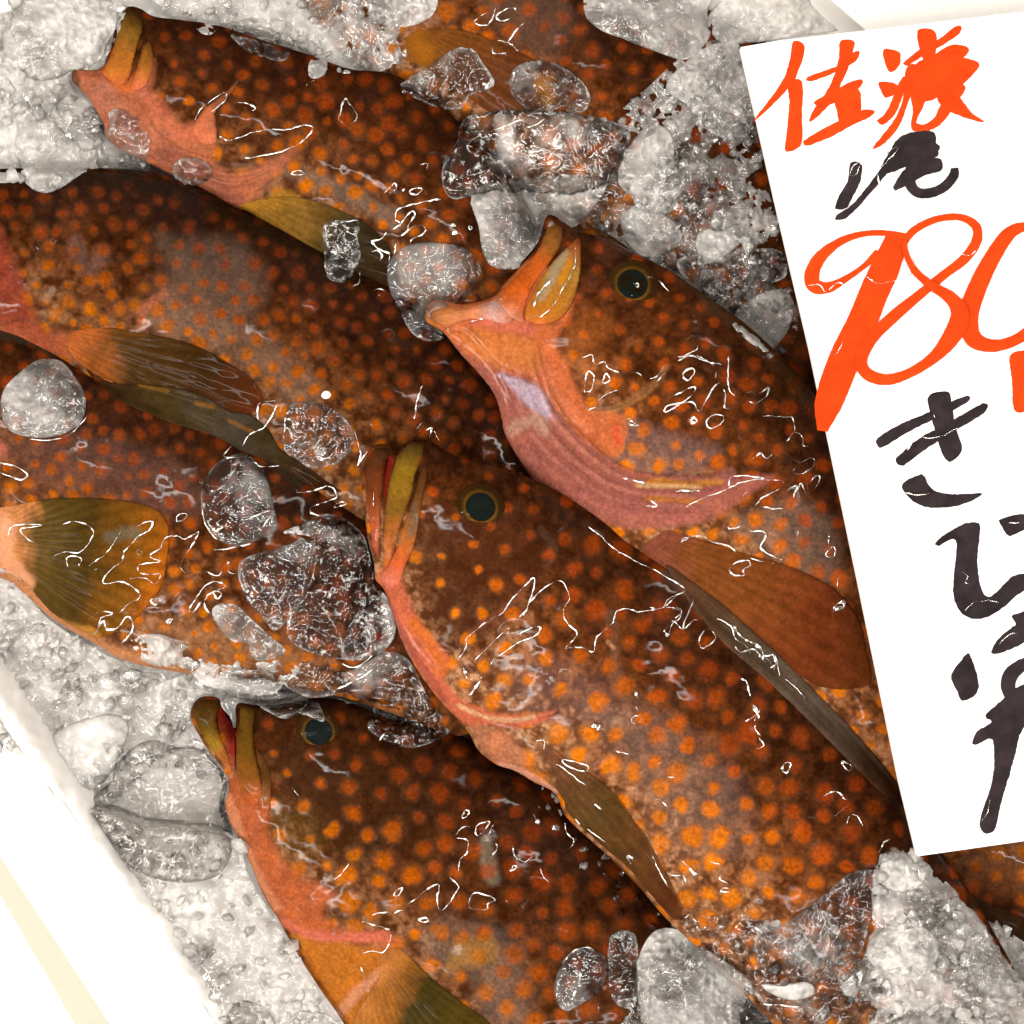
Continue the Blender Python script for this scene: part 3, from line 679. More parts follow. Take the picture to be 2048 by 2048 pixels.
# --- bottom fish
f3 = make_fish('spotted grouper at the bottom with half open lips pointing up, eye under clear ice',
    z(8, [(170, 238), (225, 250), (243, 300), (285, 350), (308, 420), (316, 380), (312, 300), (335, 272), (420, 285)]) + [(560, 1408), (640, 1396), (700, 1405), (780, 1438), (860, 1448), (940, 1480), (1000, 1520), (1100, 1560), (1200, 1640), (1320, 1760), (1430, 1880), (1560, 2100), (1500, 2350), (1100, 2400), (900, 2300), (760, 2160)] +
    z(8, [(870, 1930), (820, 1850), (740, 1740), (660, 1620), (600, 1510), (540, 1400), (460, 1270), (400, 1130), (340, 990), (280, 880), (258, 790), (280, 700), (250, 620), (180, 530), (130, 450), (82, 350), (88, 290), (120, 250)]),
    0.010, [(480, 1405), (640, 1396), (860, 1448), (1000, 1520), (1280, 1720), (1530, 2080)], [(410, 1500), (482, 1690), (560, 1850), (690, 2050), (900, 2300)],
    seed=8, spot=(48, 18), pale=0.7, head=(500, 1500, 200), k=0.40, mott=1.0, headr=0.62, tone=0.8,
    under=[('poly', z(8, [(500, 380), (900, 500), (1300, 700), (1300, 1000), (900, 1150), (700, 950), (520, 720)]), 40, (66, 36, 16), 1.3), ('poly', z(8, [(500, 800), (700, 850), (760, 1000), (640, 1100), (520, 1000)]), 30, (110, 80, 28), 0.7), ('line', z(8, [(1600, 1000), (1640, 1180)]), 18, (180, 160, 135), 0.7),
           ('line', z(8, [(1400, 1500), (1600, 1560), (1700, 1800)]), 60, (150, 130, 115), 0.6)],
    over=[('poly', z(8, [(280, 700), (330, 640), (420, 760), (480, 850), (480, 960), (620, 1150), (760, 1210), (840, 1260), (760, 1350), (860, 1440), (1080, 1460), (1160, 1500), (1080, 1560), (980, 1500), (780, 1490), (600, 1420), (480, 1300), (380, 1100), (290, 900), (260, 780)]), 14, (198, 102, 60), 0.84),
          ('poly', z(8, [(590, 1480), (760, 1500), (1000, 1530), (1090, 1560), (1060, 1700), (960, 1860), (900, 2000), (700, 1800)]), 12, (200, 116, 40), 0.93),
          ('line', z(8, [(560, 1400), (700, 1470), (900, 1480), (1080, 1470)]), 12, (226, 118, 92), 0.85),
          ('line', z(8, [(270, 760), (330, 950), (420, 1150), (520, 1330)]), 12, (228, 150, 110), 0.7),
          ('line', z(8, [(840, 1880), (960, 1750), (1130, 1600)]), 12, (222, 150, 112), 0.8),
          ('poly', z(8, [(1480, 1480), (1640, 1500), (1640, 1600), (1480, 1640), (1380, 1680), (1420, 1560)]), 12, (190, 130, 46), 0.5),
          ('line', z(8, [(230, 320), (290, 400), (300, 520)]), 10, (130, 30, 24), 0.9)],
    feats=[('step', z(8, [(560, 1400), (660, 1460), (800, 1480), (1000, 1460), (1160, 1440), (1400, 1400), (1620, 1420)]), 40, 7), ('groove', z(8, [(1090, 690), (1060, 850), (960, 1000), (820, 1160)]), 5, 3),
           ('step', z(8, [(800, 1400), (760, 1300), (840, 1230), (960, 1060), (1060, 880), (1100, 700)]), 26, 3), ('groove', z(8, [(240, 300), (300, 420), (310, 560), (300, 700)]), 7, 9)])
part(f3, 'lower_lip', z(8, [(165, 240), (222, 252), (232, 300), (215, 360), (235, 450), (275, 540), (298, 620), (300, 690), (282, 690), (250, 620), (185, 530), (132, 450), (84, 350), (90, 290), (120, 252)]), 0.45,
     grad(z(8, [(150, 250)])[0], z(8, [(290, 690)])[0], [(0, (70, 44, 14)), (0.35, (104, 76, 24)), (0.55, (170, 130, 40)), (0.75, (205, 110, 55)), (1, (216, 90, 60))]))
part(f3, 'mouth_lining', z(8, [(225, 262), (245, 300), (285, 352), (306, 430), (312, 540), (308, 640), (300, 690), (282, 570), (245, 460), (218, 370), (232, 300)]), 0.2,
     grad(z(8, [(230, 270)])[0], z(8, [(300, 690)])[0], [(0, (160, 50, 36)), (0.4, (92, 20, 14)), (0.7, (190, 60, 45)), (1, (214, 90, 66))]))
part(f3, 'upper_lip', z(8, [(318, 300), (335, 275), (400, 285), (412, 330), (405, 420), (410, 520), (440, 640), (450, 740), (420, 800), (370, 790), (335, 720), (316, 620), (312, 480)]), 0.42,
     grad(z(8, [(360, 280)])[0], z(8, [(400, 800)])[0], [(0, (96, 66, 22)), (0.4, (112, 78, 22)), (0.7, (140, 84, 30)), (1, (206, 100, 50))]))
part(f3, 'maxilla', z(8, [(412, 500), (450, 540), (480, 600), (498, 680), (495, 780), (480, 860), (440, 860), (430, 780), (448, 720), (435, 620)]), 0.45,
     grad(z(8, [(430, 500)])[0], z(8, [(470, 860)])[0], [(0, (86, 62, 20)), (0.6, (104, 66, 24)), (1, (190, 92, 48))]))
part(f3, 'pectoral_fin', z(8, [(1060, 1570), (1140, 1530), (1200, 1570), (1300, 1670), (1420, 1770), (1540, 1860), (1640, 1940), (1700, 2080), (1400, 2140), (1050, 2100), (900, 1980), (930, 1880), (990, 1780), (1050, 1680)]), 0.10,
     grad(z(8, [(960, 1720)])[0], z(8, [(1450, 1960)])[0], [(0, (206, 130, 66)), (0.3, (170, 104, 40)), (0.55, (70, 56, 22)), (1, (84, 66, 22))]), M_FIN, rays=(z(8, [(980, 1500)])[0], 80, 1.8), cap=10)
make_eye(f3, 637, 1463, 28, 46)

# --- right fish, mouth wide open
A1 = z(5, [(1040, 690), (1070, 830), (1110, 980), (1190, 1130), (1300, 1260), (1420, 1370), (1560, 1450), (1740, 1480), (1932, 1485)]) + z(7, [(200, 655), (330, 650), (420, 610)])
B1 = z(5, [(700, 860), (840, 1060), (900, 1240), (990, 1370), (1100, 1480), (1220, 1570), (1350, 1650), (1500, 1700), (1700, 1720), (1932, 1710)]) + z(7, [(200, 790), (330, 740), (430, 660)])
f1 = make_fish('spotted grouper with wide open orange mouth lying between the price sign and the central fish',
    z(5, [(1108, 88), (1150, 84), (1192, 115), (1290, 170), (1420, 205), (1600, 290), (1760, 372), (1932, 490)]) + [(1500, 655), (1590, 742), (1680, 850), (1760, 980), (1830, 1130), (1900, 1300), (1960, 1500), (1980, 1650), (1900, 1720), (1800, 1670), (1700, 1580), (1600, 1490), (1480, 1370), (1380, 1260), (1300, 1190), (1200, 1120), (1130, 1060)] +
    z(5, [(1080, 1600), (1010, 1470), (935, 1350), (882, 1250), (866, 1170), (830, 1050), (760, 950), (650, 830), (560, 718), (470, 655), (458, 610), (480, 560), (530, 536), (620, 556), (720, 550), (830, 512), (880, 450), (960, 365), (1045, 262), (1085, 160)]),
    0.024, [(1101, 432), (1276, 508), (1400, 583), (1590, 742), (1760, 980), (1900, 1300)], [(900, 700), (1010, 880), (1110, 1010), (1300, 1150), (1480, 1330), (1700, 1560)],
    seed=11, spot=(43, 16.5), pale=0.75, head=(1120, 560, 230), k=0.37, mott=1.25, headr=0.7, tone=1.22,
    under=[('poly', z(5, [(1250, 620), (1450, 620), (1400, 800), (1350, 1000), (1250, 900), (1180, 750)]), 24, (190, 104, 46), 0.7),
           ('poly', z(7, [(430, 880), (700, 780), (900, 850), (980, 1000), (950, 1200), (700, 1100), (500, 1000)]), 24, (168, 142, 124), 0.6),
           ('poly', [(1180, 820), (1330, 860), (1440, 900), (1360, 950), (1200, 940)], 18, (165, 135, 130), 0.6)],
    over=[('poly', z(5, [(460, 600), (530, 530), (720, 548), (850, 490), (1000, 330), (1140, 380), (1250, 500), (1240, 620), (1200, 680), (1160, 760), (1230, 900), (1290, 1050), (1360, 1130), (1480, 1140), (1540, 1190), (1530, 1300), (1500, 1370), (1420, 1380), (1280, 1260), (1150, 1100), (1080, 1050), (900, 960), (700, 860), (560, 720)]), 8, (220, 116, 66), 0.96),
          ('poly', z(5, [(560, 720), (700, 850), (900, 950), (1050, 980), (1130, 1100), (1300, 1280), (1440, 1380), (1600, 1460), (1932, 1490), (2150, 1490), (2330, 1480), (2200, 1580), (2050, 1680), (1860, 1750), (1600, 1760), (1350, 1720), (1100, 1640), (960, 1420), (850, 1220), (800, 1000), (660, 850)]), 8, (184, 106, 90), 0.93),
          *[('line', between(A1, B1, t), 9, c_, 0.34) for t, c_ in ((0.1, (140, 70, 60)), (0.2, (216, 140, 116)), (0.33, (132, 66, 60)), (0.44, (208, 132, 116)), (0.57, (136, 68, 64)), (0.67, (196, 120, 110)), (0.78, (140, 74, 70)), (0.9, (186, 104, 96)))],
          ('poly', z(5, [(850, 930), (960, 955), (1060, 1000), (1110, 1070), (1140, 1180), (1080, 1160), (1000, 1100), (930, 1020)]), 7, LILAC, 0.9),
          ('line', z(5, [(620, 620), (760, 640), (900, 680), (1020, 690)]), 14, (226, 118, 92), 0.8), ('poly', z(5, [(640, 700), (900, 720), (1040, 760), (1060, 900), (960, 920), (780, 860), (660, 760)]), 14, (226, 132, 66), 0.8),
          ('line', z(5, [(780, 590), (840, 580), (900, 620)]), 12, (232, 176, 160), 0.85), ('line', z(5, [(470, 600), (500, 650)]), 10, (150, 90, 50), 0.7),
          ('line', z(5, [(860, 632), (895, 634)]), 4, (150, 40, 60), 0.8), ('line', z(5, [(1090, 900), (1180, 1080), (1330, 1240)]), 14, (232, 130, 88), 0.8),
          ('line', z(5, [(920, 1240), (1040, 1180), (1100, 1230)]), 16, (214, 168, 140), 0.6), ('line', z(5, [(1480, 1230), (1490, 1290)]), 12, (238, 96, 60), 0.8),
          ('line', z(7, [(0, 680), (200, 690), (360, 680)]), 9, (220, 140, 40), 0.8), ('line', z(5, [(1600, 1530), (1932, 1540)]), 6, (226, 178, 120), 0.8),
          ('line', z(5, [(1750, 900), (1690, 990), (1560, 1080), (1440, 1130)]), 9, (200, 140, 84), 0.45), ('line', z(5, [(1650, 1600), (1932, 1620)]), 7, (214, 130, 50), 0.7),
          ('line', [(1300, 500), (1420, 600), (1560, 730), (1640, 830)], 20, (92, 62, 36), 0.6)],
    feats=[('step', A1[::-1], 34, 9)] + [('ridge', between(A1, B1, t), w_, d_) for t, w_, d_ in ((0.2, 8, 5.5), (0.44, 10, 6.0), (0.67, 8, 4.0), (0.88, 9, 3.0))] + [('groove', between(A1, B1, t), w_, d_) for t, w_, d_ in ((0.1, 4, 3.2), (0.33, 4, 3.0), (0.57, 5, 2.6), (0.76, 4, 1.6))] +
          [('groove', z(5, [(560, 690), (680, 720), (850, 900), (960, 940), (1090, 1000)]), 6, 5), ('groove', z(5, [(1000, 690), (1080, 640), (1200, 640), (1290, 500)]), 8, 6), ('ridge', z(5, [(500, 600), (640, 600), (800, 580), (920, 640)]), 12, 7),
           ('step', z(5, [(1340, 1130), (1450, 1125), (1560, 1080), (1700, 985), (1755, 890)])[::-1], 30, 5), ('groove', z(7, [(430, 640), (420, 400), (400, 150)]), 10, 3)])
part(f1, 'lower_jaw', z(5, [(466, 600), (490, 560), (535, 540), (620, 560), (720, 556), (820, 525), (880, 560), (930, 640), (880, 668), (760, 640), (650, 655), (570, 690), (490, 655)]), 0.32,
     grad(z(5, [(470, 600)])[0], z(5, [(920, 620)])[0], [(0, (150, 98, 52)), (0.2, (214, 130, 70)), (0.6, (230, 140, 96)), (0.85, (228, 176, 164)), (1, (224, 130, 90))]))
part(f1, 'upper_jaw', z(5, [(1108, 92), (1150, 90), (1190, 125), (1190, 230), (1140, 320), (1080, 400), (1020, 500), (985, 610), (990, 660), (930, 640), (860, 560), (845, 525), (890, 455), (965, 372), (1048, 266), (1088, 165)]), 0.34,
     grad(z(5, [(1150, 90)])[0], z(5, [(900, 600)])[0], [(0, (112, 70, 26)), (0.28, (160, 98, 40)), (0.42, (212, 100, 34)), (0.8, (226, 104, 36)), (1, (230, 140, 100))]))
part(f1, 'maxilla', z(5, [(1285, 200), (1295, 330), (1280, 450), (1245, 560), (1180, 640), (1080, 670), (1000, 650), (990, 600), (1030, 500), (1090, 400), (1150, 320), (1230, 240)]), 0.36,
     grad(z(5, [(1280, 210)])[0], z(5, [(1040, 660)])[0], [(0, (190, 96, 50)), (0.35, (190, 140, 60)), (0.7, (196, 124, 40)), (1, (224, 120, 40))]),
     feats=[('groove', z(5, [(1275, 240), (1260, 400), (1200, 520), (1090, 640)]), 4, 5)],
     paints=[('line', z(5, [(1210, 280), (1140, 400), (1080, 520)]), 10, (176, 162, 130), 0.7), ('line', z(5, [(1240, 330), (1190, 430)]), 6, (226, 140, 20), 0.8)])
part(f1, 'pectoral_fin', z(7, [(60, 940), (170, 950), (450, 1040), (700, 1110), (900, 1200), (1010, 1290), (1090, 1420), (1120, 1560), (1140, 1720), (1010, 1755), (880, 1740), (760, 1680), (600, 1600), (400, 1480), (200, 1330), (0, 1180), (-60, 1060)]), 0.09,
     grad(z(7, [(0, 1050)])[0], z(7, [(1100, 1600)])[0], [(0, (150, 80, 60)), (0.2, (136, 76, 34)), (0.5, (140, 74, 34)), (0.8, (124, 58, 28)), (1, (112, 56, 24))]), M_FIN, rays=(z(7, [(-150, 900)])[0], 90, 1.4), cap=11)
make_eye(f1, 1265, 568, 29, 51)

# --- fish whose back shows under the sign at lower right
f8 = make_fish('brown grouper showing below the lower corner of the price sign',
    [(1700, 1560), (1850, 1600), (2000, 1620), (2200, 1660), (2400, 1760), (2400, 2060), (2200, 2100), (2040, 2000), (1940, 1900), (1850, 1810), (1760, 1700)],
    0.000, [(1760, 1720), (1940, 1900), (2200, 2100)], [(1850, 1600), (2200, 1660)], seed=13, spot=(44, 16), tone=0.9, k=0.4,
    under=[('poly', [(1950, 1690), (2060, 1680), (2100, 1780), (2000, 1790)], 20, (150, 90, 50), 0.7)])
part(f8, 'dorsal_fin', [(1780, 1660), (1900, 1760), (1990, 1810), (2080, 1850), (2100, 1900), (2000, 1880), (1900, 1830), (1820, 1760)], 0.15, (66, 42, 24), M_FIN, cap=8)

# --- the central fish, on top
G2 = z(6, [(185, 960), (290, 1170), (390, 1330), (500, 1480), (620, 1600), (760, 1680), (900, 1715), (1040, 1715), (1180, 1665), (1290, 1570)])
f2 = make_fish('largest spotted grouper in the centre with closed lips and pink edged gill cover',
    z(6, [(225, 236), (270, 246), (296, 290), (320, 258), (350, 232), (400, 213), (480, 220), (560, 268), (640, 308), (760, 330), (900, 370), (1050, 430), (1180, 495), (1300, 565), (1450, 670), (1560, 765), (1700, 845), (1850, 945)]) +
    [(1410, 1205), (1455, 1248), (1520, 1300), (1590, 1360), (1650, 1425), (1720, 1500), (1800, 1590), (1880, 1700), (1980, 1850), (2100, 2100), (2080, 2300), (1850, 2300), (1650, 2150), (1500, 2000), (1400, 1900), (1340, 1845), (1300, 1800), (1250, 1740), (1191, 1690), (1133, 1635), (1110, 1587), (1067, 1564), (1028, 1541), (993, 1529), (958, 1502)] +
    z(6, [(700, 1800), (640, 1720), (560, 1640), (470, 1530), (390, 1410), (330, 1290), (290, 1170), (240, 1025), (190, 960), (180, 870), (150, 750), (132, 600), (116, 420), (148, 285), (185, 245)]),
    0.032, [(830, 880), (1015, 935), (1165, 1010), (1314, 1117), (1455, 1250), (1590, 1360), (1800, 1590), (2000, 1880)], [(740, 1100), (803, 1290), (900, 1430), (1028, 1545), (1191, 1700), (1346, 1850), (1600, 2100)],
    seed=17, spot=(50, 19.5), pale=0.95, head=(830, 1080, 250), k=0.38, mott=1.35, headr=0.58, tone=1.12,
    under=[('poly', z(6, [(450, 600), (900, 640), (1150, 850), (950, 1150), (700, 1330), (500, 1250), (390, 950)]), 40, (82, 42, 22), 1.35), ('poly', z(9, [(700, 300), (1000, 300), (1300, 500), (1500, 700), (1500, 1050), (1200, 1000), (900, 600)]), 40, (160, 134, 120), 0.55),
           ('poly', z(6, [(880, 1500), (1100, 1380), (1400, 1500), (1500, 1750), (1250, 1750), (950, 1650)]), 30, (150, 112, 105), 0.5),
           ('line', z(6, [(1450, 1150), (1470, 1350), (1480, 1560)]), 14, (150, 112, 88), 0.55), ('line', z(6, [(1080, 700), (1150, 800), (1100, 900)]), 10, (130, 90, 70), 0.4),
           ('line', z(6, [(600, 1000), (700, 1200)]), 40, (80, 44, 26), 0.5)],
    over=[('poly', z(6, [(190, 960), (260, 880), (330, 760), (360, 800), (330, 960), (380, 1080), (430, 1200), (520, 1310), (590, 1390), (560, 1500), (640, 1600), (760, 1660), (900, 1690), (1050, 1690), (1160, 1660), (1100, 1720), (950, 1760), (800, 1740), (640, 1720), (420, 1450), (280, 1180)]), 7, (218, 112, 78), 0.95),
          ('line', z(6, [(400, 1200), (500, 1340), (550, 1450)]), 16, (228, 118, 52), 0.85), ('line', z(6, [(640, 1640), (780, 1700), (920, 1720), (1040, 1700)]), 6, (232, 176, 130), 0.9),
          ('line', z(6, [(230, 1010), (300, 1180), (420, 1400), (560, 1600)]), 8, (170, 84, 74), 0.6), ('poly', z(6, [(700, 1750), (860, 1780), (960, 1850), (1000, 1950), (860, 1960), (760, 1860)]), 12, (206, 130, 96), 0.8),
          ('line', z(9, [(250, 590), (360, 620), (450, 670), (540, 730)]), 7, (232, 160, 130), 0.9), ('line', z(6, [(700, 1250), (800, 1180), (950, 1060), (1010, 980)]), 8, (150, 84, 60), 0.7),
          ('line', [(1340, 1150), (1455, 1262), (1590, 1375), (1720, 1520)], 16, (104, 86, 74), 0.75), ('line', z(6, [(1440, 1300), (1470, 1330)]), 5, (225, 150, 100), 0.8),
          ('line', z(6, [(250, 330), (250, 500)]), 10, (120, 30, 20), 0.9)],
    feats=[('step', G2, 34, 9), ('step', z(6, [(1290, 1570), (1400, 1420), (1450, 1250), (1430, 1080)])[::1], 45, 5),
           ('step', z(6, [(650, 1420), (660, 1300), (760, 1210), (900, 1080), (1010, 970)]), 26, 5), ('groove', z(6, [(700, 1340), (820, 1200), (960, 1080)]), 6, 3), ('groove', z(6, [(300, 1080), (420, 1280), (540, 1440), (640, 1580)]), 6, 3.5),
           ('ridge', z(6, [(940, 400), (1200, 560), (1500, 760)]), 10, 3), ('groove', z(6, [(262, 300), (252, 420), (242, 600)]), 6, 8)])
part(f2, 'lower_lip', z(6, [(225, 240), (262, 250), (282, 290), (255, 320), (235, 420), (222, 560), (215, 680), (212, 780), (205, 880), (185, 880), (154, 750), (136, 600), (120, 420), (150, 290), (188, 250)]), 0.5,
     grad(z(6, [(200, 240)])[0], z(6, [(190, 880)])[0], [(0, (70, 40, 18)), (0.2, (96, 50, 24)), (0.45, (150, 72, 36)), (0.7, (205, 92, 52)), (1, (200, 96, 80))]))
part(f2, 'mouth_lining', z(6, [(262, 262), (292, 290), (296, 340), (270, 430), (252, 540), (240, 640), (228, 640), (232, 520), (240, 420), (255, 330)]), 0.2, (140, 34, 26))
part(f2, 'upper_lip', z(6, [(305, 285), (345, 240), (405, 216), (450, 236), (440, 320), (405, 400), (392, 480), (368, 560), (335, 650), (312, 740), (285, 830), (255, 900), (232, 860), (232, 720), (242, 580), (262, 440), (290, 350)]), 0.42,
     grad(z(6, [(380, 220)])[0], z(6, [(250, 900)])[0], [(0, (96, 70, 30)), (0.3, (150, 112, 30)), (0.55, (140, 96, 34)), (0.8, (206, 108, 44)), (1, (222, 104, 60))]))
part(f2, 'maxilla', z(6, [(460, 345), (468, 420), (440, 540), (425, 660), (400, 780), (350, 900), (320, 985), (270, 1005), (218, 990), (212, 935), (255, 890), (300, 800), (330, 700), (370, 590), (405, 480), (428, 390)]), 0.36,
     grad(z(6, [(460, 350)])[0], z(6, [(240, 1000)])[0], [(0, (110, 66, 34)), (0.4, (120, 84, 40)), (0.6, (196, 112, 44)), (0.8, (230, 104, 50)), (1, (230, 130, 104))]),
     paints=[('line', z(6, [(395, 560), (400, 640), (380, 720)]), 8, (130, 104, 84), 0.6)])
part(f2, 'dorsal_fin', [(1330, 1128), (1380, 1160), (1440, 1205), (1500, 1258), (1560, 1312), (1640, 1392), (1720, 1475), (1800, 1575), (1770, 1590), (1690, 1515), (1600, 1425), (1520, 1350), (1450, 1290), (1390, 1220)], 0.30,
     grad((1330, 1130), (1790, 1580), [(0, (100, 60, 34)), (0.3, (96, 74, 54)), (0.6, (108, 90, 76)), (1, (74, 46, 26))]), M_FIN, cap=9,
     feats=[('ridge', [(1370, 1165), (1500, 1275), (1640, 1410), (1780, 1575)], 5, 4), ('groove', [(1400, 1215), (1530, 1330), (1700, 1500)], 5, 3)])
part(f2, 'pelvic_fin', z(9, [(400, 420), (520, 500), (640, 580), (780, 680), (880, 780), (950, 880), (1010, 960), (1080, 1090), (1150, 1220), (1200, 1330), (1150, 1400), (1050, 1300), (940, 1190), (830, 1080), (700, 950), (600, 840), (545, 740), (540, 640), (460, 540)]), 0.16,
     grad(z(9, [(430, 450)])[0], z(9, [(1180, 1370)])[0], [(0, (150, 90, 60)), (0.15, (120, 76, 50)), (0.4, (96, 68, 34)), (0.75, (104, 62, 32)), (1, (90, 44, 22))]), M_FIN, rays=(z(9, [(250, 250)])[0], 110, 1.6), cap=10)
make_eye(f2, 961, 1014, 29, 50)

# ------------------------------------------------------------------ ice
def bed():
    st = 7
    xs = np.arange(-360, 2420, st); X, Y = np.meshgrid(xs, xs)
    h = (fbm(X / 90, Y / 90, 4, 21) - 0.5) * 34 + np.abs(fbm(X / 40, Y / 40, 4, 22) - 0.5) * -26 + (fbm(X / 11, Y / 11, 3, 25) - 0.5) * 8
    zz = -0.004 + h * S
    zz = zz - 0.035 * ss(0, 1, (1 - ss(-70, -40, Y)) * ss(1600, 1700, X))
    # slopes down along the box rim
    d, s, _ = dist_line(X, Y, RIM)
    zz = zz + 0.013 * (1 - ss(0, 110, d))
    zz = zz + 0.008 * (1 - ss(0, 110, d))
    keep = (s < 0) | (d < 45)
    ny, nx = X.shape; idx = np.arange(nx * ny).reshape(ny, nx)
    a, b, c, e = idx[:-1, :-1], idx[:-1, 1:], idx[1:, 1:], idx[1:, :-1]
    k = keep[:-1, :-1] | keep[1:, 1:]
    q = np.stack([a[k], e[k], c[k], b[k]], 1)
    x, y, _ = W(X, Y, zz)
    o = mesh_from('crushed_ice_bed', np.stack([x.ravel(), y.ravel(), zz.ravel()], 1), q, M_BED)
    tag(o, 'packed bed of crushed ice under the fish', None, None, 'stuff'); del_cat(o)
def del_cat(o):
    o['category'] = 'ice'
bed()

def ice(label, pts, mat, k=0.5, cap=55, rough=1.0, lift=0.0, step=3.0, seed=1, name='ice_lump', base=None, facet=0.0, zoff=0.0, flat=0.0):
    p = Patch(pts, step); X, Y = p.PX, p.PY
    r = p.round(); h = cap * np.tanh(r * k / cap)
    e = ss(0, 16, r)
    n = (fbm(X / 38, Y / 38, 3, seed) - 0.5) * 24 * rough + (np.abs(fbm(X / 17, Y / 17, 3, seed + 2) - 0.5)) * -24 * rough + (fbm(X / 7, Y / 7, 2, seed + 3) - 0.5) * 5 * rough
    h = np.maximum(h + n * e + lift * e, 0.3) * p.ins
    bz = zsample(X, Y, BZ) if base is None else np.full(X.shape, base)
    m = bz[p.ins].mean() if flat else 0
    bz = bz * (1 - flat) + m * flat + zoff
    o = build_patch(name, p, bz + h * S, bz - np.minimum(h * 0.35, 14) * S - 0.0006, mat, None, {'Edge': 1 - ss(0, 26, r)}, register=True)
    tag(o, label, 'ice', 'loose ice lumps on the fish')
    return o
def slush(label, pts, n, size, seed, mat=None, kpatch=0.12, cap=16, patch=True, name='crushed_ice', zoff=0.0):
    """a drift of crushed ice: an uneven sheet plus many small shards, one object"""
    p = Patch(pts, 3.5); X, Y = p.PX, p.PY; r = p.round()
    e = ss(0, 20, r)
    h = (cap * np.tanh(r * kpatch / cap) + (fbm(X / 34, Y / 34, 4, seed) - 0.5) * 22 * e + np.abs(fbm(X / 17, Y / 17, 2, seed + 1) - 0.5) * -22 * e + (fbm(X / 6, Y / 6, 2, seed + 4) - 0.5) * 2.5 * e)
    h = np.maximum(h, -1.5) * p.ins
    bz = zsample(X, Y, BZ) + zoff
    use = p.ins | p.ring; idx = np.full(use.shape, -1); idx[use] = np.arange(use.sum())
    a, b, c, d = idx[:-1, :-1], idx[:-1, 1:], idx[1:, 1:], idx[1:, :-1]
    ok = (a >= 0) & (b >= 0) & (c >= 0) & (d >= 0)
    Q = np.stack([a[ok], d[ok], c[ok], b[ok]], 1)
    zt = bz + h * S
    x, y, _ = W(X[use], Y[use], zt[use]); V = [np.stack([x, y, zt[use]], 1)]; Qs = [Q] if patch else []
    zupdate(p, zt)
    rg = np.random.default_rng(seed); off = len(V[0]); T = []
    ii, jj = np.nonzero(p.ins); sel = rg.integers(0, len(ii), int(n * 0.45))
    ico_v, ico_f = ICO
    for s_ in sel:
        cx, cy_ = X[ii[s_], jj[s_]], Y[ii[s_], jj[s_]]; zz = zt[ii[s_], jj[s_]]
        sz = size * rg.uniform(0.35, 1.0) ** 1.5 * 1.45 * S
        M = rg.normal(size=(3, 3)); q, _r = np.linalg.qr(M)
        v = ico_v * (1 + rg.uniform(-0.35, 0.35, (len(ico_v), 1))) * np.array([1, rg.uniform(0.5, 1), rg.uniform(0.35, 0.8)]) * sz @ q
        wx, wy, _ = W(cx, cy_, zz)
        V.append(v + np.array([wx, wy, zz + sz * 0.15])); T.append(ico_f + off); off += len(v)
    o = mesh_from(name, np.concatenate(V), np.concatenate(Qs) if Qs else None, mat or M_SLUSH, None, None, True, np.concatenate(T) if T else None)
    if T:
        nq = len(Qs[0]) if Qs else 0; sm = np.zeros(len(o.data.polygons), bool); sm[:nq] = True; o.data.polygons.foreach_set('use_smooth', sm)
    tag(o, label, 'ice', None, 'stuff')
    return o
def ico(sub=1):
    import bmesh
    bm = bmesh.new(); bmesh.ops.create_icosphere(bm, subdivisions=sub, radius=1.0)
    v = np.array([x.co[:] for x in bm.verts]); f = np.array([[q.index for q in x.verts] for x in bm.faces]); bm.free(); return v, f
ICO = ico(1)
_d, _s, _ = dist_line(GX_, GY_, RIM); ZM[:] = np.where((_s > 0) & (_d < 300), np.maximum(ZM, RZ - 0.001), ZM)
BZ = blur(np.maximum(ZM, 0.0), 6)

slush('white crushed ice heaped in the upper left corner', [(-80, 60), (20, 20), (60, -60), (250, -80), (250, 40), (215, 110), (200, 140), (150, 140), (140, 170), (185, 215), (215, 280), (300, 335), (180, 345), (-80, 345)], 260, 17, 31, M_SLUSH, 0.2, 26)
slush('crushed ice strewn over the back of the upper left fish', [(300, -80), (880, -80), (820, 10), (800, 60), (815, 110), (770, 140), (700, 160), (640, 110), (590, 90), (520, 60), (440, 45), (330, 20)], 330, 13, 32, M_SLUSH, 0.1, 12)
slush('loose crushed ice between the top fish and the price sign', z(3, [(-100, 620), (30, 540), (180, 430), (330, 290), (380, 250), (520, 180), (640, 190), (700, 400), (740, 700), (830, 1150), (900, 1500), (760, 1640), (600, 1480), (430, 1340), (230, 1200), (60, 1080), (-60, 1000), (-60, 800)]), 620, 13, 33, M_WETSLUSH, 0.06, 9)
slush('bright crushed ice below the lower left fish', [(-60, 1150), (30, 1150), (62, 1200), (120, 1255), (250, 1325), (350, 1320), (470, 1330), (560, 1320), (600, 1350), (470, 1390), (400, 1390), (380, 1440), (440, 1545), (300, 1540), (190, 1640), (125, 1640), (105, 1600), (60, 1535), (0, 1494), (-60, 1470)], 420, 15, 34, M_SLUSH, 0.16, 22)
slush('crushed ice between the box rim and the bottom fish', z(10, [(480, 830), (800, 900), (1190, 950), (1290, 1180), (1460, 1450), (1620, 1700), (1790, 1960), (1790, 2100), (1240, 2100), (1000, 1640), (740, 1260)]), 260, 14, 35, M_SLUSH, 0.1, 12, zoff=0.010)
slush('crushed ice heaped below the price sign at lower right', z(11, [(1040, 1010), (1180, 905), (1330, 940), (1400, 1030), (1500, 1110), (1650, 1270), (1760, 1340), (1932, 1440), (2060, 1540), (2060, 2060), (1000, 2060), (1050, 1850), (850, 1750), (960, 1560), (1020, 1350)]), 560, 14, 36, M_SLUSH, 0.2, 30)
